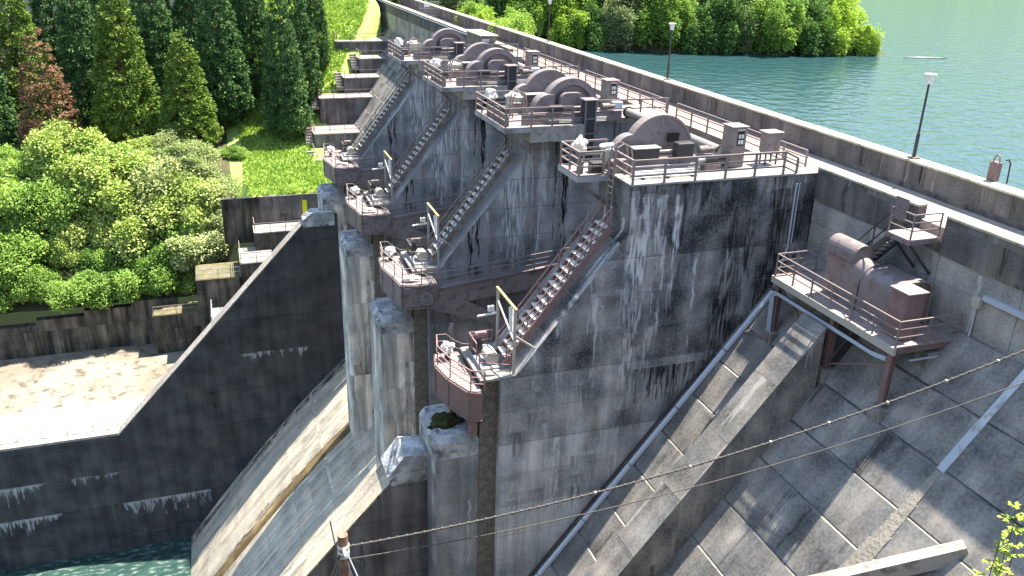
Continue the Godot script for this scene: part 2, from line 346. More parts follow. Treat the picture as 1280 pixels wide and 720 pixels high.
# ---------------------------------------------------------------- the dam
const NEAR := -33.6        # near face of the first pier
const STEP := 14.7         # pier spacing
const WIDE := 3.6          # pier thickness
func face_x(y: float) -> float: return 25.9 + (y + 5.85) * 0.808     # downstream face of the dam
const LEVELS := [-3.95, -5.9, -7.75, -9.45, -11.15, -13.1, -14.9, -16.7, -18.5, -20.3, -22.1, -23.9, -25.7, -27.5, -29.3, -31.1, -33.0]

func lifts(poly: PackedVector2Array, z0: float, z1: float, y_top: float, step: float, called: String, mats: Array, parent: Node3D, gap := 0.022, first := 1.7) -> void:
	var core := Geometry2D.offset_polygon(poly, -0.07)
	var mb := MB.new()
	for c in core: mb.prism_z(c, z0 + 0.07, z1 - 0.07)
	var co := part("core", mb, M.darkwall, parent)
	var y := y_top; var k := 0; var low := 1e9
	for p in poly: low = minf(low, p.y)
	while y > low:
		var yb := y - (first if k == 0 else step)
		var band := PackedVector2Array([Vector2(-200, yb + gap), Vector2(200, yb + gap), Vector2(200, y), Vector2(-200, y)])
		for c in Geometry2D.intersect_polygons(poly, band):
			var b := MB.new(); b.prism_z(c, z0, z1)
			part(called, b, mats[k % mats.size()], parent)
		y = yb; k += 1

func face_panels(za: float, zb: float, n0: int, n1: int, parent: Node3D, sd: int) -> void:
	# each lift stands a little proud of the one above it and ends in a narrow ledge
	var ms := [M.slope, M.slope2, M.slope3]
	for i in range(n0, n1):
		var yt: float = LEVELS[i]; var yb: float = LEVELS[i + 1]
		var o1 := -0.10 if i > 0 else 0.0; var o2 := -0.03
		var mb := MB.new()
		mb.prism_z(P2([face_x(yt) + o1, yt, face_x(yb + 0.055) + o2, yb + 0.055, face_x(yb) + 0.6, yb + 0.055, face_x(yt) + 0.6, yt]), za, zb)
		part("face_panel", mb, ms[(i * 7 + sd) % 3], parent)

func build_dam() -> void:
	# water, river bed
	var lake := MB.new(); lake.quad(V(31.8, -5, 150), V(900, -5, 150), V(900, -5, -700), V(31.8, -5, -700), Vector3.UP)
	for i in lake.t.size(): lake.t[i] = Vector2(lake.v[i].x, lake.v[i].z) / 22.0
	struct("reservoir_water", lake, M.lake)
	var rv := MB.new(); rv.quad(V(-160, -47.8, 20), V(-2, -47.8, 20), V(-2, -47.8, -77.7), V(-160, -47.8, -77.7), Vector3.UP)
	for i in rv.t.size(): rv.t[i] = Vector2(rv.v[i].x, rv.v[i].z) / 5.0
	struct("river_water", rv, M.river)
	# road over the crest
	var rd := MB.new(); rd.boxm(V(27.75, -0.9, -170), V(30.7, -0.25, -38)); struct("road", rd, M.road)
	rd = MB.new(); rd.boxm(V(27.75, -0.9, -38), V(30.7, -0.248, 20)); struct("road", rd, M.road_near)

	var dam := thing("concrete_dam", "grey concrete gravity dam with stepped sloping face below the crest road", "dam", V(27.5, -30, -60))
	var b := MB.new()
	b.prism_z(P2([27.75, -0.9, 31.4, -0.9, 31.4, -60, -18, -60, face_x(-33.0) + 0.4, -33, face_x(-3.95) + 0.4, -3.95, 27.75, -3.5]), -33.65, 20)
	part("dam_body", b, M.darkwall, dam)
	var b2 := MB.new()
	b2.prism_z(P2([27.75, -0.9, 31.4, -0.9, 31.4, -60, 3, -60, face_x(-33.0) + 0.4, -33, face_x(-3.95) + 0.4, -3.95, 27.75, -3.5]), -170, -81.1)
	part("dam_body", b2, M.darkwall, dam)
	# right side: between pier and guide wall, then either side of the whitened gutter
	face_panels(-33.58, -28.72, 0, 16, dam, 0)
	face_panels(-27.04, -20.02, 0, 16, dam, 1)
	face_panels(-20.0, -12.5, 0, 16, dam, 2)
	face_panels(-12.48, -4.0, 0, 16, dam, 0)
	var zz := -81.2
	while zz > -150.0:
		face_panels(zz - 9.98, zz, 0, 12, dam, int(-zz)); zz -= 10.0
	# crest wall panels: an upper band that stands proud, a lower wall, with open joints
	for side in [[-33.5, 8.0], [-160.0, -81.2]]:
		var z: float = side[0]
		while z < side[1] - 0.1:
			var z1 := minf(z + 4.1, side[1])
			var spans := [[z + 0.012, z1 - 0.012]]
			if z < -26.83 and z1 > -26.83: spans = [[z + 0.012, -26.83]]
			elif z < -25.56 and z1 > -25.56: spans = [[-25.56, z1 - 0.012]]
			for s in spans:
				var c := MB.new(); c.boxm(V(27.5, -1.3, s[0]), V(27.95, 0.28, s[1])); part("wall_panel", c, M.parapet, dam)
				c = MB.new(); c.cbox(V(27.46, 0.282, s[0]), V(27.99, 0.40, s[1]), 0.02); part("coping", c, M.coping, dam)
			var e := MB.new(); e.boxm(V(27.58, -2.38, z + 0.012), V(28.1, -1.302, z1 - 0.012)); part("wall_panel", e, M.crest, dam)
			e = MB.new(); e.boxm(V(27.60, -4.3, z + 0.012), V(28.1, -2.40, z1 - 0.012)); part("wall_panel", e, M.crest, dam)
			z = z1
	# spillway chute
	var prof := [Vector2(21, -18.4), Vector2(18, -21.4), Vector2(14.5, -24.6), Vector2(11.5, -27.3), Vector2(8.6, -30.2), Vector2(5.6, -33.0), Vector2(2.8, -35.9), Vector2(0.2, -38.8), Vector2(-2.3, -41.7), Vector2(-4.7, -44.6), Vector2(-7.1, -47.6), Vector2(-9.4, -50.6), Vector2(-12, -54)]
	var zs := [-36.9, -44.5, -51.8, -59.2, -65.6, -67.2, -72.3, -77.62]
	var cb := MB.new()
	var body := PackedVector2Array()
	for p: Vector2 in prof: body.append(p + Vector2(0.35, -0.35))
	body.append(Vector2(21, -54.5)); cb.prism_z(body, -77.6, -36.95); part("chute_body", cb, M.darkwall, dam)
	for i in prof.size() - 1:
		for j in zs.size() - 1:
			var p: Vector2 = prof[i]; var q: Vector2 = prof[i + 1]; var d := (q - p).normalized() * 0.012; var nn := Vector2(-(q - p).y, (q - p).x).normalized()
			if nn.y > 0: nn = -nn
			var c := MB.new(); c.prism_z(P2([p.x + d.x, p.y + d.y, q.x - d.x, q.y - d.y, q.x - d.x + nn.x * 0.4, q.y - d.y + nn.y * 0.4, p.x + d.x + nn.x * 0.4, p.y + d.y + nn.y * 0.4]), zs[j] - 0.012, zs[j + 1] + 0.012)
			part("chute_panel", c, M.algae if j == 4 else M.chute, dam)
	# bridge girders that carry the road over the gate bays
	for k in 3:
		var g := MB.new(); g.boxm(V(27.78, -2.1, NEAR - STEP * k - WIDE - STEP + WIDE + 0.02), V(30.6, -0.92, NEAR - STEP * k - WIDE - 0.02)); part("bridge_girder", g, M.wall, dam)

	# upstream parapet with panel joints
	var pp := thing("parapet_wall", "long stained concrete parapet between crest road and reservoir", "wall", V(31.2, -0.25, -60))
	var pz := 12.0; var i2 := 0
	while pz > -165.0:
		var c := MB.new(); c.boxm(V(30.72, -1.2, pz - 2.99), V(31.42, 1.0, pz)); part("wall_panel", c, M.parapet, pp)
		c = MB.new(); c.cbox(V(30.68, 1.002, pz - 2.99), V(31.48, 1.12, pz), 0.025); part("coping", c, M.coping, pp)
		pz -= 3.0; i2 += 1

	# guide wall on the face
	var gw := thing("guide_wall", "sloping concrete guide wall standing on the dam face under the steel platform", "wall", V(20, -14, -28))
	var yy := -5.0; var k2 := 0
	while yy > -31.0:
		var yb := yy - 2.6
		var c := MB.new()
		var xa := face_x(yy - 3.15); var xb := face_x(yb - 3.15)
		c.prism_z(P2([xa, yy, xb + 0.012, yb + 0.016, xb + 0.012, yb - 3.9, xa, yy - 3.9]), -28.7, -27.06)
		part("wall_section", c, [M.slope2, M.slope, M.slope3][k2 % 3], gw)
		yy = yb; k2 += 1
	# white gutter running down the face, then a ragged strip of mortar
	var gt := MB.new()
	for i in range(0, 2):
		var yt: float = LEVELS[i]; var yb: float = LEVELS[i + 1]
		gt.prism_z(P2([face_x(yt) - 0.112, yt, face_x(yb) - 0.112, yb, face_x(yb) + 0.1, yb, face_x(yt) + 0.1, yt]), -20.16 - 0.03 * i, -19.86 + 0.02 * i)
	single("drain_gutter", gt, M.gutter, "narrow whitened concrete gutter running down the dam face", "gutter")
	var gl := MB.new(); var rg := RandomNumberGenerator.new(); rg.seed = 8
	for i in 26:
		var yt := lerpf(-7.8, -13.0, i / 26.0); var yb := lerpf(-7.8, -13.0, (i + 1) / 26.0); var w := lerpf(0.12, 0.62, i / 26.0)
		gl.prism_z(P2([face_x(yt) - 0.115, yt, face_x(yb) - 0.115, yb, face_x(yb) + 0.1, yb, face_x(yt) + 0.1, yt]), -20.02 - w * rg.randf_range(0.9, 1.0), -19.98 + w * rg.randf_range(0.72, 0.85))
	single("mortar_strip", gl, M.mortar, "ragged tan mortar strip below the whitened gutter on the dam face", "mortar")
	# low kerb wall at the foot of the picture
	var kw := MB.new(); kw.beam(V(23.35, -9.2, -17.4), V(18.9, -11.85, -19.9), 0.5, 0.6)
	single("kerb_wall", kw, M.top, "short pale concrete kerb crossing the lower dam face", "kerb")

func pier_nose(zn: float, zf: float) -> PackedVector2Array:
	return P2([10.45, zn - 0.5, 8.55, zn - 0.5, 8.28, zn - 0.62, 8.15, zn - 0.95, 8.15, zf - 0.0, 8.3, zf - 0.3, 8.6, zf - 0.4, 10.45, zf - 0.4])

func build_piers() -> void:
	var labels := ["nearest spillway pier with the broad streaked wall facing the viewer", "second spillway pier from the viewer with a pale blunt nose", "third spillway pier from the viewer, standing mid chute", "farthest spillway pier beside the left training wall"]
	for k in 4:
		var zn := NEAR - STEP * k; var zf := zn - WIDE
		var t := thing("spillway_pier", labels[k], "pier", V(12, -30, zn - 1.8), "spillway piers")
		var poly := P2([30.5, -0.92, 27.72, -0.92, 27.72, 0, 17.5, 0, 17.5, -2.3, 12.1, -8.98, 11.35, -9.12, 11.35, -42, 30.5, -42])
		var ms: Array = [M.pier1] if k == 0 else [[M.wall], [M.wall2], [M.wall3]][k - 1]
		lifts(poly, zf, zn, 0.02, 1.85, "concrete_lift", ms, t)
		# recessed slot of rough concrete, then the nose block with a rounded, lime crusted head
		var b := MB.new(); b.boxm(V(10.46, -42, zf + 0.2), V(11.34, -9.14, zn - 0.45)); part("gate_slot", b, M.aggregate, t)
		b = MB.new(); b.cbox(V(10.35, -9.13, zf - 0.1), V(12.3, -8.98, zn - 0.02), 0.02); part("foot_slab", b, M.top, t)
		var np := pier_nose(zn, zf)
		b = MB.new(); b.prism_y(np, -42, -13.4); var ns := part("nose", b, M.nose if k > 0 else M.wall3, t)
		b = MB.new(); b.prism_y(np, -13.39, -12.15, 0.28, 0.35); part("nose_cap", b, M.lime, ns)
		# hoist deck
		b = MB.new()
		if k == 0:
			b.cbox(V(17.42, -0.02, zf - 1.0), V(27.6, 0.06, zn + 0.05), 0.02)
		else:
			b.cbox(V(17.3, -0.9, zf - 1.0), V(20.75, 0.06, zn + 1.62), 0.03)
			b.cbox(V(20.76, -0.3, zf - 0.4), V(27.6, 0.06, zn + 0.05), 0.02)
		part("hoist_deck", b, M.top, t)
		b = MB.new()
		var zl := zn - 2.1 if k == 0 else zn + 1.6
		b.boxm(V(15.65, -0.28, zf - 1.0), V(17.29, -0.02, zl)); var ls := part("landing_slab", b, M.grey if k == 0 else M.wall2, t)
		b = MB.new(); b.boxm(V(15.68, -0.018, zf - 0.97), V(17.28, 0.045, zl - 0.03)); part("landing_floor", b, M.deck, ls)
		for z in [zf + 0.3, zl - 0.4]:
			b = MB.new(); b.beam(V(17.5, -1.6, z), V(15.9, -0.35, z), 0.12, 0.16); part("bracket", b, M.maroon, ls)

func rail_parts(t: Node3D, pts: Array, h: float, levels: Array, spacing: float, m: Material, r := 0.035, last_post := true) -> void:
	for i in pts.size() - 1:
		var a: Vector3 = pts[i]; var b: Vector3 = pts[i + 1]
		var n := maxi(1, int(round((b - a).length() / spacing)))
		for j in n + (1 if (i == pts.size() - 2 and last_post) else 0):
			var p := a.lerp(b, float(j) / n)
			var mb := MB.new(); mb.box(p + V(0, h * 0.5, 0), V(r * 2.1, h, r * 2.1)); part("post", mb, m, t)
		for l: float in levels:
			var mb := MB.new()
			var u := V(0, h * l, 0)
			mb.beam(a + u, b + u, r * (2.0 if l > 0.95 else 1.6), r * (2.0 if l > 0.95 else 1.6)); part("rail", mb, m, t)
func railing(label: String, pts: Array, h: float, levels: Array, spacing: float, m: Material, group := "", r := 0.035, last_post := true) -> Node3D:
	var t := thing("guard_railing", label, "railing", pts[0], group)
	rail_parts(t, pts, h, levels, spacing, m, r, last_post)
	return t

# ---------------------------------------------------------------- training walls
func build_training_walls() -> void:
	var t := thing("training_wall", "tall dark training wall beside the chute with a pale sloping top", "wall", V(-12, -48, -78.3))
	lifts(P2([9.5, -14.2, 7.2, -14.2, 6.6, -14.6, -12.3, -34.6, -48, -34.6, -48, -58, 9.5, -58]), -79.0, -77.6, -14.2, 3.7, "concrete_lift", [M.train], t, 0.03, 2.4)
	var b := MB.new(); b.prism_z(P2([9.2, -13.9, 7.2, -13.85, 6.3, -14.5, 6.3, -15.2, 9.2, -15.2]), -79.1, -77.55); part("wall_head", b, M.lime, t)
	b = MB.new(); b.prism_z(P2([6.6, -14.58, -12.3, -34.58, -12.22, -34.36, 6.68, -14.36]), -79.08, -77.57); part("coping", b, M.top, t)
	b = MB.new(); b.boxm(V(-48, -34.598, -79.08), V(-12.3, -34.36, -77.57)); part("coping", b, M.top, t)
	# right training wall, on the near side of the chute
	t = thing("training_wall", "lower training wall running down the chute beside the nearest pier", "wall", V(0, -40, -36.3))
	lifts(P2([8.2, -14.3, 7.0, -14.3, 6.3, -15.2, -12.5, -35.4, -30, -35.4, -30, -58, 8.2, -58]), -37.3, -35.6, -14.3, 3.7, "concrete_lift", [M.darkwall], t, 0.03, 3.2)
	b = MB.new(); b.prism_z(P2([8.15, -13.9, 7.0, -13.75, 6.1, -14.9, 6.3, -15.4, 8.15, -15.4]), -37.4, -35.5); part("wall_head", b, M.lime, t)
	for i in 6:
		var p := Vector2(6.3, -15.18).lerp(Vector2(-12.5, -35.38), i / 6.0); var q := Vector2(6.3, -15.18).lerp(Vector2(-12.5, -35.38), (i + 1) / 6.0 - 0.004)
		b = MB.new(); b.prism_z(P2([p.x, p.y, q.x, q.y, q.x + 0.1, q.y + 0.24, p.x + 0.1, p.y + 0.24]), -37.4, -35.5); part("coping", b, M.chute, t)
	railing("thin grey railing along the low end of the dark training wall", [V(-47, -34.36, -78.6), V(-12.5, -34.36, -78.6)], 1.1, [0.5, 1.0], 2.2, M.grey, "", 0.025)

# ---------------------------------------------------------------- gates, trunnion housings, stairs
func arc(cx: float, cy: float, r: float, a0: float, a1: float, n: int) -> Array:
	var o := []
	for i in n + 1:
		var a := deg_to_rad(lerpf(a0, a1, float(i) / n)); o.append(cx + cos(a) * r); o.append(cy + sin(a) * r)
	return o

func build_trunnions() -> void:
	var place := ["nearest pier", "second pier from the viewer", "third pier from the viewer", "farthest pier beside the grass"]
	for k in 4:
		var zc := NEAR - STEP * k - 1.7
		var red := k == 0
		var body: Material = M.redsteel if red else M.maroon
		var t := thing("trunnion_housing", "maroon steel trunnion housing with deck on the nose of the %s" % place[k], "housing", V(10, -12.15, zc), "trunnion housings")
		var pl := P2([9.15, zc - 2.45, 8.88, zc - 1.2, 9.15, zc + 0.25, 9.75, zc + 1.75, 10.35, zc + 2.02, 10.34, zc - 2.45]) if red else P2([9.0, zc - 2.45, 8.85, zc - 0.6, 9.2, zc + 1.2, 9.4, zc + 2.75, 10.5, zc + 3.0, 11.6, zc + 3.0, 11.6, zc + 1.75, 10.34, zc + 1.4, 10.34, zc - 2.45])
		var b := MB.new(); b.prism_y(pl, -11.0, -9.45); var sh := part("shell", b, body, t)
		# stiffening frames round the shell
		b = MB.new()
		for i in pl.size() - 1:
			var p := V(pl[i].x, 0, pl[i].y); var q := V(pl[i + 1].x, 0, pl[i + 1].y)
			if i >= (4 if red else 5): continue
			b.beam(p + V(0, -9.52, 0), q + V(0, -9.52, 0), 0.14, 0.10); b.beam(p + V(0, -10.96, 0), q + V(0, -10.96, 0), 0.14, 0.08)
			b.box(p + V(0, -10.2, 0), V(0.09, 1.5, 0.09))
		part("flange", b, body, sh)
		b = MB.new(); b.boxm(V(9.95, -12.2, zc + 0.9), V(10.3, -11.0, zc + 1.35)); b.boxm(V(9.6, -12.2, zc - 1.6), V(10.3, -11.0, zc - 1.1)); part("pedestal", b, body, t)
		# deck strips
		var n := 17 if not red else 15
		var strips := MB.new()
		for i in n:
			var z0: float = lerpf(zc - 2.4, zc + (1.95 if red else 2.9), float(i) / n); var z1: float = lerpf(zc - 2.4, zc + (1.95 if red else 2.9), (i + 0.86) / n)
			var band := PackedVector2Array([Vector2(0, z0), Vector2(30, z0), Vector2(30, z1), Vector2(0, z1)])
			for c in Geometry2D.intersect_polygons(pl, band): strips.prism_y(c, -9.449, -9.40)
		part("deck", strips, M.deck, t)
		# trunnion pin cover
		if not red:
			b = MB.new(); b.tube(V(10.9, -10.35, zc + 2.95), V(10.9, -10.35, zc + 3.14), 0.46, 0.44, 20); var pc := part("pin_cover", b, M.maroon, t)
			b = MB.new()
			for i in 12:
				var a := TAU * i / 12.0; b.box(V(10.9 + cos(a) * 0.37, -10.35 + sin(a) * 0.37, zc + 3.16), V(0.06, 0.06, 0.06))
			part("bolt", b, M.grey, pc); pc.get_child(0).set_meta("kind", "stuff")
			b = MB.new(); b.boxm(V(9.55, -10.85, zc + 2.86), V(10.35, -9.6, zc + 2.99)); part("side_panel", b, body, sh)
		# railing round the deck, its tail dropping to the stair foot
		var rp := []
		for i in (5 if red else 6): rp.append(V(pl[i].x + 0.1, -9.4, pl[i].y))
		var m: Material = M.redrail if red else M.rail
		rail_parts(t, rp, 1.05, [0.36, 0.68, 1.0], 1.5, m, 0.026)
		b = MB.new()
		var e := V(rp[0].x, -8.35, rp[0].z)
		for l: float in [0.0, -0.38]:
			b.pipe([e + V(0, l, 0), e + V(0.5, l - 0.02, 0.0), e + V(0.85, l - 0.35, 0.05), e + V(1.3, l - 0.62, 0.1), e + V(2.0, l - 0.75, 0.15)], 0.022, 5)
		part("tail_rail", b, m, t)
		# cloth wrapped limit switch on the deck
		var w := thing("wrapped_drum", "white cloth wrapped drum on the housing deck of the %s" % place[k], "drum", V(9.6, -9.4, zc - 1.7), "white wrapped drums")
		b = lump(V(9.62, -8.75, zc - 1.7), V(0.32, 0.28, 0.32), 5 + k); part("cloth", b, M.white, w)
		b = MB.new(); b.box(V(9.62, -9.15, zc - 1.7), V(0.24, 0.5, 0.24)); part("stand", b, M.darksteel, w)
		if k > 0:
			w = thing("wrapped_drum", "crumpled white cover lying on the outer deck edge of the %s" % place[k], "cover", V(10.0, -9.4, zc + 2.2), "white covers on the deck edge")
			part("cloth", lump(V(10.1, -9.25, zc + 2.3), V(0.55, 0.2, 0.3), 15 + k), M.white, w)

func lump(ce: Vector3, r: Vector3, sd: int, rough := 0.75) -> MB:
	var f := nz(sd, 1.1, 4); var b := MB.new(); var nu := 22; var nv := 14; var g := []
	for j in nv + 1:
		var row := []
		for i in nu + 1:
			var a := TAU * (i % nu) / nu; var e := PI * j / nv - PI / 2
			var d := V(cos(a) * cos(e), sin(e), sin(a) * cos(e))
			row.append(ce + d * r * (1.0 + rough * f.get_noise_3d(d.x, d.y, d.z)))
		g.append(row)
	for j in nv:
		for i in nu:
			var a: Vector3 = g[j][i]; var c: Vector3 = g[j + 1][i + 1]
			var fn: Vector3 = (g[j][i + 1] - g[j + 1][i]).cross(c - a).normalized()
			if fn.dot((a + c) * 0.5 - ce) < 0.0: fn = -fn
			b.quad(a, g[j][i + 1], c, g[j + 1][i], fn)
	return b

func build_gates() -> void:
	var w := ["nearest", "middle", "farthest"]
	for k in 3:
		var z1 := NEAR - STEP * k - WIDE - 0.05; var z0 := NEAR - STEP * (k + 1) + 0.05
		var t := thing("radial_gate", "maroon radial gate in the %s spillway bay with railed arm along the pier" % w[k], "gate", V(18, -20, (z0 + z1) * 0.5), "radial gates")
		var b := MB.new(); var cx := 11.0; var cy := -10.4; var pts := arc(cx, cy, 12.6, -52, 8, 14); pts.append_array(arc(cx, cy, 12.75, 8, -52, 14)); b.prism_z(P2(pts), z0, z1); part("skin_plate", b, M.maroon, t)
		for side in 2:
			var za := z0 + 0.95 if side == 0 else z1 - 0.95
			b = MB.new()
			# plate girder: deep web with flanges, opening between the upper and lower arm
			b.prism_z(P2([11.3, -9.85, 15.3, -9.45, 15.3, -10.7, 13.6, -10.9, 15.3, -11.9, 15.3, -12.7, 11.3, -11.2]), za - 0.18, za + 0.18)
			b.prism_z(P2([15.3, -9.45, 22.9, -8.7, 22.9, -10.2, 15.3, -10.7]), za - 0.18, za + 0.18)
			b.prism_z(P2([15.3, -11.9, 21.6, -15.6, 20.9, -16.5, 15.3, -12.7]), za - 0.18, za + 0.18)
			b.prism_z(P2([17.6, -10.5, 18.3, -10.45, 19.3, -14.2, 18.6, -13.8]), za - 0.16, za + 0.16)
			part("arm", b, M.maroon, t)
			b = MB.new(); b.beam(V(11.3, -9.83, za), V(22.8, -8.69, za), 0.62, 0.05); part("walkway", b, M.maroon, t)
			if side == 0:
				rail_parts(t, [V(11.8, -9.78, za + 0.28), V(22.6, -8.72, za + 0.28)], 1.05, [0.36, 0.68, 1.0], 1.6, M.rail, 0.03)
				# chains sagging from the deck rail to the arm
				b = MB.new()
				for l in [0.0, -0.35]:
					b.pipe([V(10.6, -8.6 + l, za + 0.1), V(11.1, -8.95 + l, za + 0.25), V(11.6, -9.1 + l, za + 0.28), V(12.3, -9.05 + l * 0.8, za + 0.28)], 0.022, 5)
				part("tail_rail", b, M.grey, t)

func build_stairs() -> void:
	var nm := ["red stairway with steel treads up the slope of the nearest pier", "grey stairway up the slope of the second pier", "grey stairway up the slope of the third pier", "grey stairway up the slope of the farthest pier"]
	for k in 4:
		var zn := NEAR - STEP * k; var za := zn - 0.8; var zb := zn - 2.05
		var steel: Material = M.redsteel if k == 0 else M.stairgrey
		var rm: Material = M.redrail if k == 0 else M.stairgrey
		var t := thing("stairway", nm[k], "stairs", V(12.2, -8.98, zn - 1.5), "pier stairways")
		var p := V(11.85, -8.65, 0); var q := V(16.95, -2.15, 0)
		for z in [za, zb]:
			var b := MB.new(); b.beam(p + V(0, -0.05, z), q + V(0, -0.05, z), 0.09, 0.34); part("stringer", b, steel, t)
		var n := 18
		for i in n:
			var c := p.lerp(q, (i + 0.5) / n)
			var b := MB.new(); b.box(c + V(-0.04, 0.12, (za + zb) * 0.5), V(0.31, 0.05, 1.14)); part("tread", b, M.tread, t)
		for z in [za + 0.02, zb - 0.02]:
			var b := MB.new()
			for i in 6:
				var c := p.lerp(q, i / 5.0)
				b = MB.new(); b.box(c + V(0, 0.5, z), V(0.055, 1.05, 0.055)); part("post", b, rm, t)
			for l: float in [0.55, 1.02]:
				b = MB.new(); b.beam(p + V(0, l, z), q + V(0, l, z), 0.055, 0.055); part("handrail", b, rm, t)
		# ladder with hoops from the top of the stairs to the deck
		var ld := thing("hooped_ladder", "upright hooped ladder under the hoist deck landing of the %s pier" % ["nearest", "second", "third", "farthest"][k], "ladder", V(17.0, -2.3, zn - 1.5), "ladders at the stair heads")
		for z in [zn - 1.25, zn - 1.75]:
			var b := MB.new(); b.box(V(17.1, -0.6, z), V(0.07, 3.5, 0.07)); part("rail", b, M.rail, ld)
			b = MB.new(); b.pipe([V(17.1, 1.1, z), V(17.2, 1.5, z), V(17.55, 1.68, z), V(17.9, 1.5, z), V(18.0, 1.05, z), V(18.0, 0.06, z)], 0.04, 6); part("hoop", b, M.rail, ld)
		for i in 11:
			var b := MB.new(); b.tube(V(17.1, -2.2 + 0.3 * i, zn - 1.25), V(17.1, -2.2 + 0.3 * i, zn - 1.75), 0.02, 0.02, 5); part("rung", b, M.rail, ld)
		# frame that carries a chain hoist, at the foot of the stairs
		if k < 3:
			var g := thing("hoist_frame", "pale steel hoist frame with yellow beam at the stair foot of the %s pier" % ["nearest", "second", "third"][k], "frame", V(12, -8.98, zn - 1.5), "chain hoist frames")
			for z in [zn - 0.2, zn - 2.8]:
				var b := MB.new(); b.box(V(12.05, -7.3, z), V(0.12, 3.36, 0.12)); part("post", b, M.beige if k == 0 else M.grey, g)
			var b2 := MB.new(); b2.box(V(12.05, -5.56, zn - 1.5), V(0.11, 0.09, 2.95)); part("beam", b2, M.yellow, g)
			b2 = MB.new(); b2.beam(V(12.1, -7.0, zn - 0.2), V(13.1, -7.75, zn - 0.2), 0.09, 0.09); b2.beam(V(12.05, -7.3, zn - 0.2), V(12.05, -6.2, zn - 2.8), 0.07, 0.07); part("brace", b2, M.beige if k == 0 else M.grey, g)
			b2 = MB.new(); b2.tube(V(12.05, -5.7, zn - 0.75), V(12.0, -6.9, zn - 0.55), 0.13, 0.09, 7); part("wrapped_hoist", b2, M.white, g)
			b2 = MB.new(); b2.beam(V(12.05, -6.85, zn - 2.8), V(11.0, -6.95, zn - 2.8), 0.09, 0.08); b2.box(V(11.7, -6.6, zn - 2.8), V(0.3, 0.25, 0.2)); part("lamp_arm", b2, M.white, g)
		# pump and drum with a small railed bay on the stair foot slab
		var u := thing("winch", "small winch with drum and guard rail at the stair foot of the %s pier" % ["nearest", "second", "third", "farthest"][k], "winch", V(11.2, -8.98, zn - 2.4), "winches at the stair foot")
		var b3 := MB.new(); b3.tube(V(11.3, -8.55, zn - 1.2), V(11.3, -8.55, zn - 2.0), 0.34, 0.34, 14); part("drum", b3, M.beige, u)
		b3 = MB.new(); b3.cbox(V(10.7, -8.97, zn - 3.3), V(11.2, -8.1, zn - 2.5), 0.03); part("motor", b3, M.darksteel, u)
		b3 = MB.new(); b3.cbox(V(10.9, -8.1, zn - 3.0), V(11.5, -7.85, zn - 2.6), 0.02); part("gearbox", b3, rm, u)
		b3 = MB.new(); b3.boxm(V(10.6, -8.975, zn - 3.4), V(11.9, -8.88, zn - 0.9)); part("bed", b3, M.grey, u)
		rail_parts(u, [V(11.9, -8.98, zn - 3.2), V(10.7, -8.98, zn - 3.2), V(10.7, -8.98, zn - 1.9)], 1.0, [0.5, 1.0], 0.9, rm, 0.024)
		rail_parts(u, [V(10.55, -8.98, zn - 0.9), V(11.9, -8.98, zn - 0.3)], 0.95, [0.5, 1.0], 1.0, rm, 0.024)

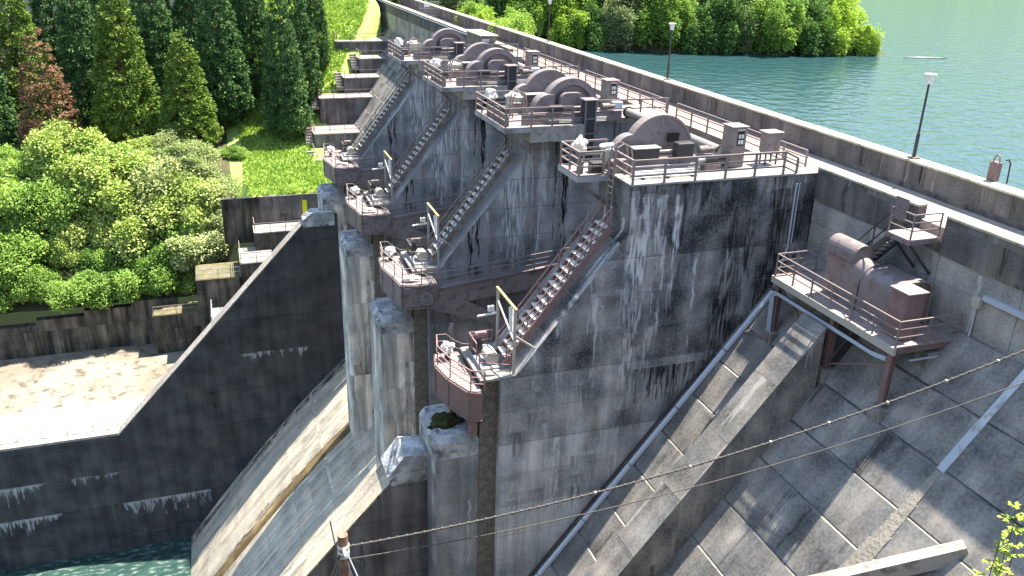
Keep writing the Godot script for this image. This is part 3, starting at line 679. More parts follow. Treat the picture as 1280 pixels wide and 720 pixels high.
# ---------------------------------------------------------------- hoist machinery on the decks
func gear_set(label: String, x: float, z: float, near_type: bool) -> void:
	var t := thing("gate_hoist", label, "hoist", V(x, 0.06, z), "gate hoists on the pier decks")
	var b := MB.new(); b.cbox(V(x - 2.9, 0.06, z - 0.75), V(x + 3.1, 0.24, z - 0.45), 0.02); b.cbox(V(x - 2.9, 0.06, z + 0.45), V(x + 3.1, 0.62, z + 0.72), 0.02); part("bed_frame", b, M.maroon, t)
	b = MB.new(); b.cbox(V(x - 3.0, 0.63, z + 0.42), V(x + 3.15, 0.70, z + 0.76), 0.01); part("bed_flange", b, M.rail, t)
	var zt := z - 0.35
	var cy := 0.85
	if not near_type:
		var p := arc(x, cy, 1.72, 0, 180, 22); p.append_array([x - 2.0, 0.5, x + 1.72, 0.5])
		b = MB.new(); b.prism_z(P2(p), zt - 0.26, zt + 0.26); var gc := part("gear_cover", b, M.maroon, t)
		b = MB.new(); b.boxm(V(x - 0.035, 1.5, zt + 0.26), V(x + 0.035, 2.5, zt + 0.30)); part("seam", b, M.rail, gc)
		b = MB.new(); b.prism_z(P2([x - 0.75, 0.6, x - 0.3, 1.5, x - 0.22, 1.5, x - 0.62, 0.6]), zt + 0.26, zt + 0.31); part("stiffener", b, M.rail, gc)
		b = MB.new()
		var a1 := arc(x, cy, 1.76, 0, 180, 22); a1.append_array(arc(x, cy, 1.64, 180, 0, 22)); b.prism_z(P2(a1), zt - 0.3, zt + 0.31); part("cover_rim", b, M.rail, gc)
	else:
		b = MB.new(); var a1 := arc(x, cy, 1.75, 0, 180, 22); a1.append_array([x - 1.95, 0.5, x - 1.55, 0.5]); a1.append_array(arc(x, cy, 1.36, 180, 0, 22)); a1.append_array([x + 1.36, 0.5, x + 1.75, 0.5]); b.prism_z(P2(a1), zt - 0.45, zt + 0.35); part("cover_rim", b, M.maroon, t)
		b = MB.new(); var p := arc(x, cy, 1.37, 0, 180, 22); p.append_array([x - 1.37, 0.5, x + 1.37, 0.5]); b.prism_z(P2(p), zt - 0.4, zt + 0.1); part("gear_cover", b, M.maroon, t)
		b = MB.new(); p = arc(x + 0.15, 0.95, 0.85, 0, 90, 8); p.append_array(arc(x - 0.45, 1.35, 0.45, 90, 180, 6)); p.append_array([x - 0.9, 0.5, x + 1.0, 0.5]); b.prism_z(P2(p), zt + 0.1, zt + 0.78); part("pinion_cover", b, M.maroon, t)
	# smaller cover downstream of the big one
	b = MB.new(); var s := arc(x - 1.55, 0.75, 0.95, 70, 178, 12); s.append_array([x - 2.5, 0.35, x - 1.2, 0.35]); b.prism_z(P2(s), zt - 0.3, zt + 0.3 + (0.25 if near_type else 0.0)); part("small_gear_cover", b, M.maroon, t)
	# rope drum, shaft, motor and gearbox in front
	b = MB.new(); b.tube(V(x + 0.1, 0.95, zt - 0.9), V(x + 0.1, 0.95, zt - 0.27), 0.72, 0.72, 22); part("rope_drum", b, M.darksteel, t)
	b = MB.new(); b.tube(V(x - 1.5, 0.95, z + 0.5), V(x + 1.4, 0.95, z + 0.5), 0.07, 0.07, 8); part("drive_shaft", b, M.grey, t)
	if not near_type:
		b = MB.new(); b.cbox(V(x + 0.35, 0.72, z + 0.5), V(x + 1.25, 1.42, z + 1.05), 0.04); part("motor", b, M.darksteel, t)
		b = MB.new(); b.cbox(V(x - 1.9, 0.72, z + 0.42), V(x - 0.55, 1.2, z + 0.95), 0.04); var gb := part("gearbox", b, M.darksteel, t)
		b = MB.new(); b.cbox(V(x - 1.95, 1.2, z + 0.38), V(x - 0.5, 1.27, z + 0.99), 0.02); part("gearbox_lid", b, M.grey, gb)
		b = MB.new(); b.boxm(V(x + 0.3, 1.3, z + 0.0), V(x + 0.9, 1.75, z + 0.1)); part("indicator", b, M.black, t)
	else:
		b = MB.new(); b.cbox(V(x - 1.8, 0.72, z + 0.5), V(x - 0.9, 1.15, z + 0.95), 0.04); part("gearbox", b, M.darksteel, t)
	b = MB.new(); b.tube(V(x + 1.75, 0.95, z + 0.62), V(x + 2.25, 0.95, z + 0.62), 0.2, 0.2, 12); b.tube(V(x + 2.25, 0.95, z + 0.62), V(x + 2.6, 0.95, z + 0.62), 0.12, 0.12, 10); part("brake", b, M.stairgrey, t)
	for i in 4:
		b = MB.new(); b.tube(V(x - 1.9, 0.14 + 0.09 * i, z + 0.95 + 0.04 * i), V(x + 1.9, 0.14 + 0.09 * i, z + 0.95 + 0.04 * i), 0.028, 0.028, 6); part("conduit", b, M.grey, t)

func build_decks() -> void:
	var ord := ["nearest", "second", "third", "farthest"]
	for k in 4:
		var zn := NEAR - STEP * k; var zf := zn - WIDE
		var y := 0.06
		# guard rails
		if k == 0:
			railing("maroon deck railing along the near edge of the nearest hoist deck", [V(17.55, y, zn - 2.0), V(17.5, y, zn - 0.05), V(25.6, y, zn - 0.05), V(26.35, y - 0.34, zn - 0.03)], 1.1, [0.36, 0.68, 1.0], 1.75, M.rail, "hoist deck railings", 0.046)
			railing("maroon railing round the landing of the nearest hoist deck", [V(17.0, 0.045, zn - 2.2), V(15.75, 0.045, zn - 2.2), V(15.75, 0.045, zf - 0.9), V(18.2, 0.045, zf - 0.9)], 1.1, [0.36, 0.68, 1.0], 1.2, M.rail, "hoist deck railings", 0.044)
		else:
			var z1 := zn + 1.5
			railing("maroon railing round the outer corner of the %s hoist deck" % ord[k], [V(20.0, y, z1), V(17.35, y, z1), V(15.75, 0.045, z1), V(15.75, 0.045, zn - 0.7), V(15.72, 0.045, zf - 0.9), V(18.2, 0.045, zf - 0.9)], 1.1, [0.36, 0.68, 1.0], 1.3, M.rail, "hoist deck railings", 0.044)
			railing("maroon railing on the upstream part of the %s hoist deck" % ord[k], [V(21.4, y, zn - 0.02), V(27.2, y, zn - 0.02)], 1.1, [0.5, 1.0], 1.7, M.rail, "hoist deck railings", 0.044)
			var sk := MB.new(); sk.boxm(V(16.9, 0.07, zn + 0.95), V(20.3, 0.66, zn + 1.05)); single("kick_plate", sk, M.maroon, "long maroon kick plate behind the near rail of the %s deck" % ord[k], "plate", "kick plates")
			# rope trunk hanging over the edge of the deck
			var t := thing("rope_trunk", "dark upright rope trunk beside the %s hoist deck" % ord[k], "trunk", V(20.6, -2.0, zn + 1.4), "rope trunks beside the hoist decks")
			var b := MB.new(); b.boxm(V(20.78, -2.1, zn + 0.95), V(21.4, 1.45, zn + 1.6)); var ca := part("casing", b, M.darksteel, t)
			for x in [20.76, 21.42]:
				for z in [zn + 0.93, zn + 1.62]:
					b = MB.new(); b.box(V(x, -0.3, z), V(0.09, 3.7, 0.09)); part("corner_angle", b, M.maroon, ca)
			b = MB.new(); b.cbox(V(20.65, 1.46, zn + 0.85), V(21.55, 1.56, zn + 1.7), 0.02); part("cap", b, M.maroon, t)
			for yy in [-1.4, -0.5, 0.4]:
				b = MB.new(); b.box(V(21.09, yy, zn + 1.63), V(0.74, 0.06, 0.06)); part("strap", b, M.rail, ca)
		# hoists: towards the next bay on the far side, towards the viewer's bay on the near side
		if k < 3: gear_set("gate hoist with solid round gear cover on the %s deck" % ord[k], 20.35, zf + 0.75 - (0.55 if k > 0 else 0.0), false)
		if k > 0: gear_set("gate hoist with open rimmed gear cover on the %s deck" % ord[k], 20.45, zn + 0.15, true)
		# cabinets
		if k < 3:
			var c := thing("control_cabinet", "tall maroon control cabinet with meters on the %s deck" % ord[k], "cabinet", V(24.0, y, zn - 2.0), "control cabinets")
			var b := MB.new(); b.cbox(V(23.6, y + 0.02, zn - 2.6), V(24.45, y + 2.0, zn - 1.75), 0.02); part("body", b, M.maroon, c)
			b = MB.new(); b.cbox(V(23.54, y + 2.0, zn - 2.68), V(24.51, y + 2.06, zn - 1.65), 0.015); part("roof", b, M.rail, c)
			b = MB.new(); b.boxm(V(23.92, y + 1.1, zn - 1.75), V(24.3, y + 1.8, zn - 1.735)); var mp := part("meter_panel", b, M.black, c)
			for i in 4:
				b = MB.new(); b.boxm(V(23.98 + 0.16 * (i % 2), y + 1.18 + 0.28 * (i / 2), zn - 1.733), V(24.10 + 0.16 * (i % 2), y + 1.38 + 0.28 * (i / 2), zn - 1.72)); part("meter", b, M.white, mp)
			b = MB.new(); b.boxm(V(23.9, y + 1.86, zn - 1.748), V(24.32, y + 1.9, zn - 1.735)); part("name_strip", b, M.white, c)
		if k == 0:
			var pr := thing("pipe_rack", "low rack of grey conduits behind the near rail of the nearest deck", "pipes", V(19.6, y, zn - 0.9))
			for i in 7:
				var bp := MB.new(); bp.tube(V(17.9 + 0.03 * i, y + 0.1 + 0.055 * (i % 4), zn - 0.75 - 0.11 * i), V(21.6 - 0.1 * i, y + 0.1 + 0.055 * (i % 4), zn - 0.75 - 0.11 * i), 0.03, 0.03, 6); part("conduit", bp, M.grey if i % 2 else M.galv, pr)
			for x in [18.4, 19.7, 21.0]:
				var bp := MB.new(); bp.box(V(x, y + 0.05, zn - 1.1), V(0.08, 0.1, 0.9)); part("cradle", bp, M.darksteel, pr)
			var jm := thing("jack_motor", "small cluttered motor and valve set beside the cabinet on the nearest deck", "machine", V(22.4, y, zn - 1.6))
			var bj := MB.new(); bj.cbox(V(22.1, y, zn - 1.9), V(22.9, y + 0.35, zn - 1.35), 0.03); part("bed", bj, M.stairgrey, jm)
			bj = MB.new(); bj.tube(V(22.15, y + 0.55, zn - 1.62), V(22.8, y + 0.55, zn - 1.62), 0.19, 0.19, 12); part("motor", bj, M.darksteel, jm)
			bj = MB.new(); bj.tube(V(21.7, y + 0.5, zn - 1.62), V(22.15, y + 0.55, zn - 1.62), 0.11, 0.13, 10); part("coupling", bj, M.grey, jm)
			bj = MB.new(); bj.pipe([V(22.9, y + 0.5, zn - 1.6), V(23.2, y + 0.6, zn - 1.5), V(23.3, y + 0.3, zn - 1.4), V(23.3, y, zn - 1.4)], 0.035, 6); part("hose", bj, M.black, jm)
			var c2 := thing("switch_box", "maroon switch box on legs at the crest end of the nearest deck", "cabinet", V(26.0, y, zn - 2.0))
			var b2 := MB.new(); b2.cbox(V(25.7, y + 0.62, zn - 2.4), V(26.5, y + 1.62, zn - 1.75), 0.02); part("body", b2, M.maroon, c2)
			b2 = MB.new(); b2.cbox(V(25.62, y + 1.62, zn - 2.48), V(26.58, y + 1.68, zn - 1.66), 0.015); part("roof", b2, M.top, c2)
			for q in [[25.78, -2.3], [26.42, -2.3], [25.78, -1.85], [26.42, -1.85]]:
				b2 = MB.new(); b2.box(V(q[0], y + 0.31, zn + q[1]), V(0.07, 0.62, 0.07)); part("leg", b2, M.darksteel, c2)
		# odds and ends on the landing: motor box under a cloth, hand wheel unit
		var e := thing("motor_box", "pale green motor box under white sheeting on the landing of the %s deck" % ord[k], "box", V(17.9, y, zf + 0.2), "motor boxes on the landings")
		var b4 := MB.new(); b4.cbox(V(17.5, y + 0.35, zf - 0.1), V(18.5, y + 0.95, zf + 0.6), 0.03); var eb := part("body", b4, flat(Color(0.36, 0.40, 0.33)), e)
		part("sheet", lump(V(17.9, y + 1.0, zf + 0.2), V(0.5, 0.16, 0.35), 30 + k), M.white, eb)
		b4 = MB.new(); b4.boxm(V(17.6, y, zf), V(18.4, y + 0.35, zf + 0.5)); part("stand", b4, M.maroon, e)
		var w := thing("wrapped_drum", "white cloth wrapped bundle hung on the landing rail of the %s deck" % ord[k], "bundle", V(16.6, 0.8, zf - 0.75), "white bundles on the landing rails")
		part("cloth", lump(V(16.7, 1.0, zf - 0.85), V(0.40, 0.34, 0.28), 40 + k), M.white, w)
		var g := thing("hand_wheel_unit", "low hand wheel unit standing on the %s hoist deck" % ord[k], "machine", V(17.0, y, zn - 2.6), "hand wheel units")
		b4 = MB.new(); b4.cbox(V(16.5, y, zn - 2.9), V(17.2, y + 0.5, zn - 2.4), 0.03); part("body", b4, M.darksteel, g)
		b4 = MB.new()
		for i in 16:
			var a0 := TAU * i / 16.0; var a1 := TAU * (i + 1) / 16.0
			b4.tube(V(17.35 + cos(a0) * 0.38, y + 0.75 + sin(a0) * 0.38, zn - 2.35), V(17.35 + cos(a1) * 0.38, y + 0.75 + sin(a1) * 0.38, zn - 2.35), 0.03, 0.03, 5)
		part("wheel", b4, M.rail, g)
		b4 = MB.new(); b4.tube(V(17.35, y, zn - 2.35), V(17.35, y + 0.75, zn - 2.35), 0.05, 0.05, 6); part("stand", b4, M.rail, g)
		# skirt plate behind the landing rail
		b4 = MB.new(); b4.boxm(V(16.0, 0.05, zf + 0.5), V(16.06, 0.65, (zn - 2.4 if k == 0 else zn + 1.2))); single("skirt_plate", b4, M.maroon, "maroon skirt plate behind the landing rail of the %s deck" % ord[k], "plate", "skirt plates")
		# walkway railing and big pipe along the road over each bay
		if k < 3:
			railing("brown post and rail fence between road and the %s gate bay" % ["nearest", "middle", "farthest"][k], [V(27.75, -0.25, zf - 10.9), V(27.75, -0.25, zn - 1.2)], 1.1, [0.36, 0.68, 1.0], 1.9, M.rail, "road edge fences", 0.04)
			var p := thing("water_pipe", "fat grey pipe spanning the %s gate bay beside the road" % ["nearest", "middle", "farthest"][k], "pipe", V(24.3, 0.3, zf - 5.5), "pipes over the gate bays")
			b4 = MB.new(); b4.tube(V(24.3, 0.42, zf - 11.0), V(24.3, 0.42, zf + 0.1), 0.27, 0.27, 16); part("barrel", b4, M.pipe, p)
			for z in [zf - 10.9, zf - 5.5, zf]:
				b4 = MB.new(); b4.tube(V(24.3, 0.42, z - 0.06), V(24.3, 0.42, z + 0.06), 0.36, 0.36, 16); part("flange", b4, M.darksteel, p)
			b4 = MB.new(); b4.beam(V(24.3, 0.1, zf - 9.6), V(24.3, -2.6, zf - 11.0), 0.16, 0.2); b4.beam(V(24.3, 0.1, zf - 1.4), V(24.3, -2.6, zf - 0.05), 0.16, 0.2); part("brace", b4, M.maroon, p)
		if k == 1 or k == 2:
			var l := thing("flood_lamp", "small flood lamp on a thin post by the %s pier wall" % ord[k], "lamp", V(23.0, -1.6, zn + 0.25), "flood lamps")
			b4 = MB.new(); b4.tube(V(23.4, -3.0, zn + 0.3), V(23.4, 0.7, zn + 0.3), 0.045, 0.045, 6); part("post", b4, M.darksteel, l)
			b4 = MB.new(); b4.cbox(V(23.1, 0.7, zn + 0.12), V(23.75, 1.15, zn + 0.5), 0.04); part("head", b4, M.galv, l)

# ---------------------------------------------------------------- platform on the right
func build_platform() -> void:
	var y := -4.25
	var t := thing("steel_platform", "maroon steel platform on columns beneath the crest wall", "platform", V(25.8, -8, -27.5))
	var b := MB.new(); b.boxm(V(24.3, y - 0.06, -31.45), V(27.55, y, -23.35)); part("floor_plate", b, M.deck, t)
	b = MB.new(); b.boxm(V(24.2, y - 0.32, -31.5), V(24.32, y + 0.0, -23.3)); part("edge_beam", b, M.beige, t)
	for e in [[V(24.5, y - 0.2, -23.5), V(27.5, y - 0.2, -23.5)], [V(24.5, y - 0.2, -31.6), V(27.5, y - 0.2, -31.6)], [V(24.6, y - 0.2, -27.6), V(27.5, y - 0.2, -27.6)], [V(26.6, y - 0.2, -31.5), V(26.6, y - 0.2, -23.6)]]:
		b = MB.new(); b.beam(e[0], e[1], 0.16, 0.28); part("floor_beam", b, M.redsteel, t)
	for e in [[24.62, -23.75], [24.62, -27.3], [24.62, -31.3], [26.5, -23.75], [26.5, -31.3]]:
		var x: float = e[0]; var z: float = e[1]; var foot := y - 0.34 - (0.2 if x > 26 else 0.0)
		var gy := -5.85 + (x - 25.9) / 0.808
		b = MB.new(); b.boxm(V(x - 0.11, gy + 0.3, z - 0.03), V(x + 0.11, foot, z + 0.03)); b.boxm(V(x - 0.13, gy + 0.3, z - 0.13), V(x - 0.10, foot, z + 0.13)); b.boxm(V(x + 0.10, gy + 0.3, z - 0.13), V(x + 0.13, foot, z + 0.13)); var co := part("column", b, M.redsteel, t)
		b = MB.new(); b.cbox(V(x - 0.35, gy - 0.8, z - 0.35), V(x + 0.35, gy + 0.3, z + 0.35), 0.03); part("footing", b, M.slope2, co)
	for e in [[V(24.62, -7.0, -27.3), V(24.62, -4.8, -31.2)], [V(24.62, -7.0, -27.3), V(26.4, -4.8, -27.4)], [V(24.62, -6.9, -27.2), V(24.62, -5.3, -24.0)]]:
		b = MB.new(); b.beam(e[0], e[1], 0.08, 0.08); part("brace", b, M.redsteel, t)
	rail_parts(t, [V(26.6, y, -31.4), V(24.33, y, -31.4), V(24.33, y, -23.4), V(27.4, y, -23.4)], 1.1, [0.36, 0.68, 1.0], 1.35, M.rail, 0.03)
	# machine under rounded covers
	var m := thing("valve_hoist", "maroon valve hoist under rounded steel covers on the platform", "hoist", V(25.9, y, -27))
	b = MB.new(); var p := arc(25.75, -2.05, 0.52, -10, 190, 14); p.append_array([25.25, -2.3, 26.25, -2.3]); b.prism_z(P2(p), -29.3, -27.5); part("end_cover", b, M.maroon, m)
	b = MB.new(); b.boxm(V(25.3, y, -29.2), V(26.2, -2.31, -28.0)); part("gear_case", b, M.maroon, m)
	b = MB.new(); b.beam(V(25.22, -2.42, -29.3), V(25.22, -2.42, -27.5), 0.05, 0.06); part("trim", b, M.redrail, m)
	b = MB.new(); p = arc(25.95, -3.0, 0.75, 0, 180, 14); p.append_array([25.2, y, 26.7, y]); b.prism_z(P2(p), -27.95, -26.95); part("rounded_cover", b, M.maroon, m)
	b = MB.new(); b.tube(V(25.75, -2.55, -28.0), V(25.85, -2.75, -26.9), 0.55, 0.62, 18); part("drum_cover", b, M.maroon, m)
	b = MB.new(); p = arc(25.75, -2.75, 0.5, 90, 180, 8); p.append_array([25.25, y, 27.1, y]); p.append_array(arc(26.6, -2.75, 0.5, 0, 90, 8)); b.prism_z(P2(p), -26.9, -24.95); part("main_cover", b, M.maroon, m)
	b = MB.new(); p = arc(25.75, -2.75, 0.54, 90, 180, 8); p.append_array([25.21, y, 25.3, y]); p.append_array(arc(25.75, -2.75, 0.45, 180, 90, 8)); p.append_array(arc(26.6, -2.75, 0.45, 90, 0, 8)); p.append_array([27.05, y, 27.14, y]); p.append_array(arc(26.6, -2.75, 0.54, 0, 90, 8)); b.prism_z(P2(p), -24.95, -24.8); part("cover_lip", b, M.rail, m)
	var c := thing("control_cabinet", "upright maroon cabinet at the near end of the steel platform", "cabinet", V(25.2, y, -24.2))
	b = MB.new(); b.cbox(V(24.85, y + 0.04, -24.7), V(25.75, -2.24, -23.8), 0.02); part("body", b, M.redsteel, c)
	b = MB.new(); b.cbox(V(24.78, -2.24, -24.78), V(25.82, -2.17, -23.72), 0.015); part("roof", b, M.deck, c)
	# landing at the gap in the crest wall, with a steep stair to the platform
	var l := thing("access_stair", "small maroon landing and steep stair from the crest gap to the platform", "stairs", V(26.8, -0.62, -26.5))
	b = MB.new(); b.boxm(V(25.95, -0.68, -26.75), V(27.49, -0.6, -25.4)); part("landing", b, M.deck, l)
	b = MB.new(); b.boxm(V(25.93, -0.82, -26.77), V(27.49, -0.69, -25.38)); part("landing_frame", b, M.maroon, l)
	rail_parts(l, [V(26.0, -0.6, -26.7), V(26.0, -0.6, -25.45), V(27.42, -0.6, -25.45)], 1.05, [0.36, 0.68, 1.0], 1.2, M.rail, 0.026)
	b = MB.new(); b.boxm(V(26.03, 0.0, -26.65), V(26.06, 0.95, -25.95)); part("sign_plate", b, M.maroon, l)
	for x in [26.35, 27.2]:
		b = MB.new(); b.beam(V(x, -0.75, -26.75), V(x, y + 0.05, -29.9), 0.06, 0.26); part("stringer", b, M.darksteel, l)
		for i in 4:
			var q := V(x, -0.62, -26.8).lerp(V(x, y + 0.15, -29.9), i / 3.0); b = MB.new(); b.box(q + V(0, 0.5, 0), V(0.045, 1.0, 0.045)); part("post", b, M.darksteel, l)
		b = MB.new(); b.beam(V(x, 0.4, -26.8), V(x, y + 1.15, -29.9), 0.05, 0.05); part("handrail", b, M.darksteel, l)
	for i in 13:
		var q := V(26.78, -0.8, -26.85).lerp(V(26.78, y + 0.1, -29.8), (i + 0.3) / 13.0); b = MB.new(); b.box(q, V(0.84, 0.04, 0.24)); part("tread", b, M.stairgrey, l)
	for z in [-26.5, -25.6]:
		b = MB.new(); b.beam(V(26.1, -0.8, z), V(27.58, -2.3, z), 0.09, 0.09); part("brace", b, M.darksteel, l)
	# cable tray, junction box, conduits
	b = MB.new(); b.boxm(V(27.42, -2.28, -22.7), V(27.57, -2.06, -8)); single("cable_tray", b, M.galv, "galvanised cable tray along the crest wall at the right edge", "cable tray")
	b = MB.new(); b.cbox(V(27.32, -2.66, -23.1), V(27.59, -2.24, -22.72), 0.02); single("junction_box", b, M.beige, "small beige junction box on the crest wall", "box")
	b = MB.new(); b.pipe([V(27.5, -2.6, -22.95), V(27.5, -4.0, -22.95), V(27.2, -4.3, -23.2), V(26.9, -4.95, -23.4), V(25.2, -4.95, -23.4)], 0.045, 8); single("conduit", b, M.galv, "bent grey conduit dropping from junction box to platform", "conduit")
	b = MB.new()
	for o in [0.0, 0.11, 0.22]: b.pipe([V(24.5, -4.95 - o * 0.6, -23.9), V(24.33, -5.0 - o * 0.4, -24.6 + o), V(24.33, -5.0 - o * 0.4, -31.2 + o), V(24.33, -5.2, -31.5 + o), V(24.4, -7.2, -31.5 + o)], 0.045, 8)
	single("conduit_bundle", b, M.galv, "bundle of grey conduits slung under the front edge of the platform", "conduit")
	b = MB.new(); b.pipe([V(26.4, -0.4, -33.53), V(26.45, -3.7, -33.53), V(26.0, -5.7, -33.5)], 0.05, 8); b.pipe([V(26.58, -0.4, -33.53), V(26.62, -3.6, -33.53)], 0.04, 8); single("downpipe", b, M.galv, "pair of grey pipes down the corner of pier and crest wall", "pipe")
	# galvanised trough down the joint between pier and face
	var tr := thing("cable_trough", "long pale galvanised trough down the face beside the nearest pier", "trough", V(18, -14, -33.2))
	var y0 := -6.0
	while y0 > -26.0:
		b = MB.new(); b.beam(V(face_x(y0) - 0.16, y0 + 0.12, -33.05), V(face_x(y0 - 2.95) - 0.16, y0 - 2.83, -33.05), 0.22, 0.16); part("section", b, M.trough, tr); y0 -= 3.0
	b = MB.new(); b.pipe([V(face_x(-9.0) - 0.15, -8.8, -33.48), V(face_x(-26.0) - 0.15, -25.8, -33.48)], 0.05, 7); part("side_pipe", b, M.darksteel, tr)
	b = MB.new(); b.pipe([V(24.1, -7.9, -33.1), V(24.4, -7.6, -31.4)], 0.07, 8); single("short_pipe", b, M.redsteel, "short rusty pipe between trough and platform column", "pipe")

# ---------------------------------------------------------------- crest furniture, cables
func lamp_post(label: String, z: float) -> void:
	var t := thing("lamp_post", label, "street lamp", V(31.1, 1.12, z), "lamp posts on the parapet")
	var b := MB.new(); b.cbox(V(30.88, 1.12, z - 0.22), V(31.32, 1.2, z + 0.22), 0.02); part("base_plate", b, M.stairgrey, t)
	b = MB.new(); b.tube(V(31.1, 1.2, z), V(31.1, 2.3, z), 0.085, 0.085, 10); part("lower_pole", b, M.darksteel, t)
	b = MB.new(); b.tube(V(31.1, 2.3, z), V(31.1, 4.6, z), 0.055, 0.05, 10); part("pole", b, M.darksteel, t)
	b = MB.new(); b.tube(V(31.1, 4.6, z), V(31.1, 5.0, z), 0.11, 0.21, 10); var la := part("lantern", b, M.white, t)
	b = MB.new(); b.tube(V(31.1, 5.0, z), V(31.1, 5.06, z), 0.27, 0.27, 10); part("lantern_cap", b, M.white, la)

func cable(a: Vector3, b: Vector3, sag: float, r: float, n: int) -> MB:
	var mb := MB.new(); var prev := a
	for i in range(1, n + 1):
		var f := float(i) / n; var q := a.lerp(b, f) - V(0, sag * 4.0 * f * (1.0 - f), 0)
		mb.tube(prev, q, r, r, 6, false); prev = q
	return mb
func build_crest() -> void:
	lamp_post("nearest lamp post on the parapet, with white lantern", -31.3)
	lamp_post("middle lamp post on the parapet in front of the wooded shore", -55.7)
	lamp_post("farthest lamp post on the parapet before the bright shrubs", -79.9)
	var t := thing("level_gauge", "maroon gauge box with curved tube ladder on the parapet", "gauge", V(31.5, 1.12, -27))
	var b := MB.new(); b.cbox(V(31.3, 1.12, -27.25), V(31.62, 1.95, -26.85), 0.02); part("box", b, M.redsteel, t)
	b = MB.new(); b.pipe([V(31.45, 1.95, -27.2), V(31.45, 2.2, -27.15), V(31.45, 2.28, -27.05), V(31.45, 2.2, -26.93), V(31.45, 1.95, -26.88)], 0.03, 6); part("handle", b, M.redrail, t)
	b = MB.new(); b.pipe([V(31.75, 1.1, -26.55), V(31.75, 1.95, -26.6), V(31.75, 2.1, -26.7), V(31.75, 2.05, -26.85)], 0.035, 6); part("tube", b, M.darksteel, t)
	# kiosk beside the road behind the farthest deck
	t = thing("crest_kiosk", "small dark kiosk with flat roof at the edge of the crest road", "kiosk", V(27.3, -0.25, -89))
	b = MB.new(); b.boxm(V(26.2, -1.2, -91.8), V(27.74, 1.0, -86.2)); part("body", b, M.maroon, t)
	b = MB.new(); b.cbox(V(26.0, 1.0, -92.1), V(27.95, 1.12, -85.9), 0.03); part("roof", b, M.coping, t)
	b = MB.new(); b.boxm(V(26.25, 0.45, -86.19), V(27.0, 0.75, -86.16)); part("sign", b, M.white, t)
	b = MB.new(); b.pipe([V(27.40, 0.15, -160), V(27.40, 0.15, -92)], 0.06, 6); single("wall_conduit", b, M.galv, "thin pale conduit along the far crest wall", "conduit")
	# gate across the road far off
	t = thing("road_gate", "grey barred gate across the far end of the crest road", "gate", V(29.2, -0.25, -122))
	for i in 13:
		b = MB.new(); b.box(V(27.9 + i * 0.23, 0.9, -122), V(0.05, 2.2, 0.05)); part("bar", b, M.grey, t)
	for yy in [0.0, 1.0, 1.95]:
		b = MB.new(); b.box(V(29.28, yy, -122), V(2.9, 0.07, 0.06)); part("rail", b, M.grey, t)
	b = MB.new(); b.boxm(V(28.6, 1.2, -121.96), V(29.4, 1.65, -121.93)); part("notice", b, M.white, t)
	# pole and wires in front
	var top := V(1.63, -2.05, -15.6)
	t = thing("utility_pole", "brown wooden utility pole with white bands at the bottom of the view", "pole", V(1.63, -8.2, -15.6))
	b = MB.new(); b.tube(V(1.63, -8.4, -15.6), top, 0.14, 0.115, 12); part("shaft", b, M.pole, t)
	for yy in [-2.35, -2.5, -2.6]:
		b = MB.new(); b.tube(V(1.63, yy - 0.04, -15.6), V(1.63, yy + 0.03, -15.6), 0.135, 0.135, 12); part("band", b, M.white if yy > -2.55 else M.galv, t)
	b = MB.new(); b.tube(V(1.63, -2.42, -15.6), V(1.63, -2.34, -15.2), 0.05, 0.03, 6); part("insulator", b, M.white, t)
	var far := V(17.5, 2.15, -12.6)
	var d := (far - V(1.75, -2.4, -15.6))
	b = cable(V(1.75, -2.4, -15.6), V(1.75, -2.4, -15.6) + d * 1.06, 0.65, 0.022, 60)
	t = thing("overhead_cable", "thick twisted overhead cable with spacer clips crossing the dam face", "cable", V(1.75, -2.4, -15.6)); part("wire", b, M.wire, t)
	b = MB.new()
	for i in 85:
		var f := (i + 0.5) / 85.0; var q := V(1.75, -2.4, -15.6).lerp(V(1.75, -2.4, -15.6) + d * 1.06, f) - V(0, 0.65 * 4.0 * f * (1.0 - f), 0)
		b.box(q, V(0.05, 0.048, 0.048), Basis(Vector3.UP, i * 0.7))
	part("wrap", b, M.wire, t)
	b = MB.new()
	for f: float in [0.33, 0.46, 0.57, 0.65, 0.73, 0.81, 0.88, 0.96]:
		var q := V(1.75, -2.4, -15.6).lerp(V(1.75, -2.4, -15.6) + d * 1.06, f) - V(0, 0.65 * 4.0 * f * (1.0 - f), 0)
		b.box(q, V(0.055, 0.06, 0.055))
	part("clip", b, M.beige, t)
	single("thin_cable", cable(V(1.7, -2.75, -15.6), V(1.7, -2.75, -15.6) + (V(17.3, 1.55, -12.2) - V(1.7, -2.75, -15.6)) * 1.06, 0.62, 0.014, 50), M.wire, "thin plain overhead wire hanging below the twisted cable", "cable")
	single("guy_wire", cable(V(1.7, -2.55, -15.55), V(3.3, -7.4, -13.9), 0.02, 0.02, 6), M.galv, "right of two pale guy wires slanting from the pole top", "wire")
	single("guy_wire", cable(V(1.66, -2.65, -15.55), V(2.85, -7.4, -14.1), 0.02, 0.016, 6), M.galv, "left of two pale guy wires slanting from the pole top", "wire")
	single("drop_cable", cable(V(1.6, -2.45, -15.6), V(-1.3, -5.2, -12.2), 0.25, 0.022, 12), M.black, "black drop cable leaving the pole towards lower left", "cable")
	single("drop_cable", cable(V(1.6, -2.6, -15.6), V(-1.0, -5.6, -12.5), 0.3, 0.014, 12), M.stairgrey, "thin grey drop wire leaving the pole towards lower left", "cable")

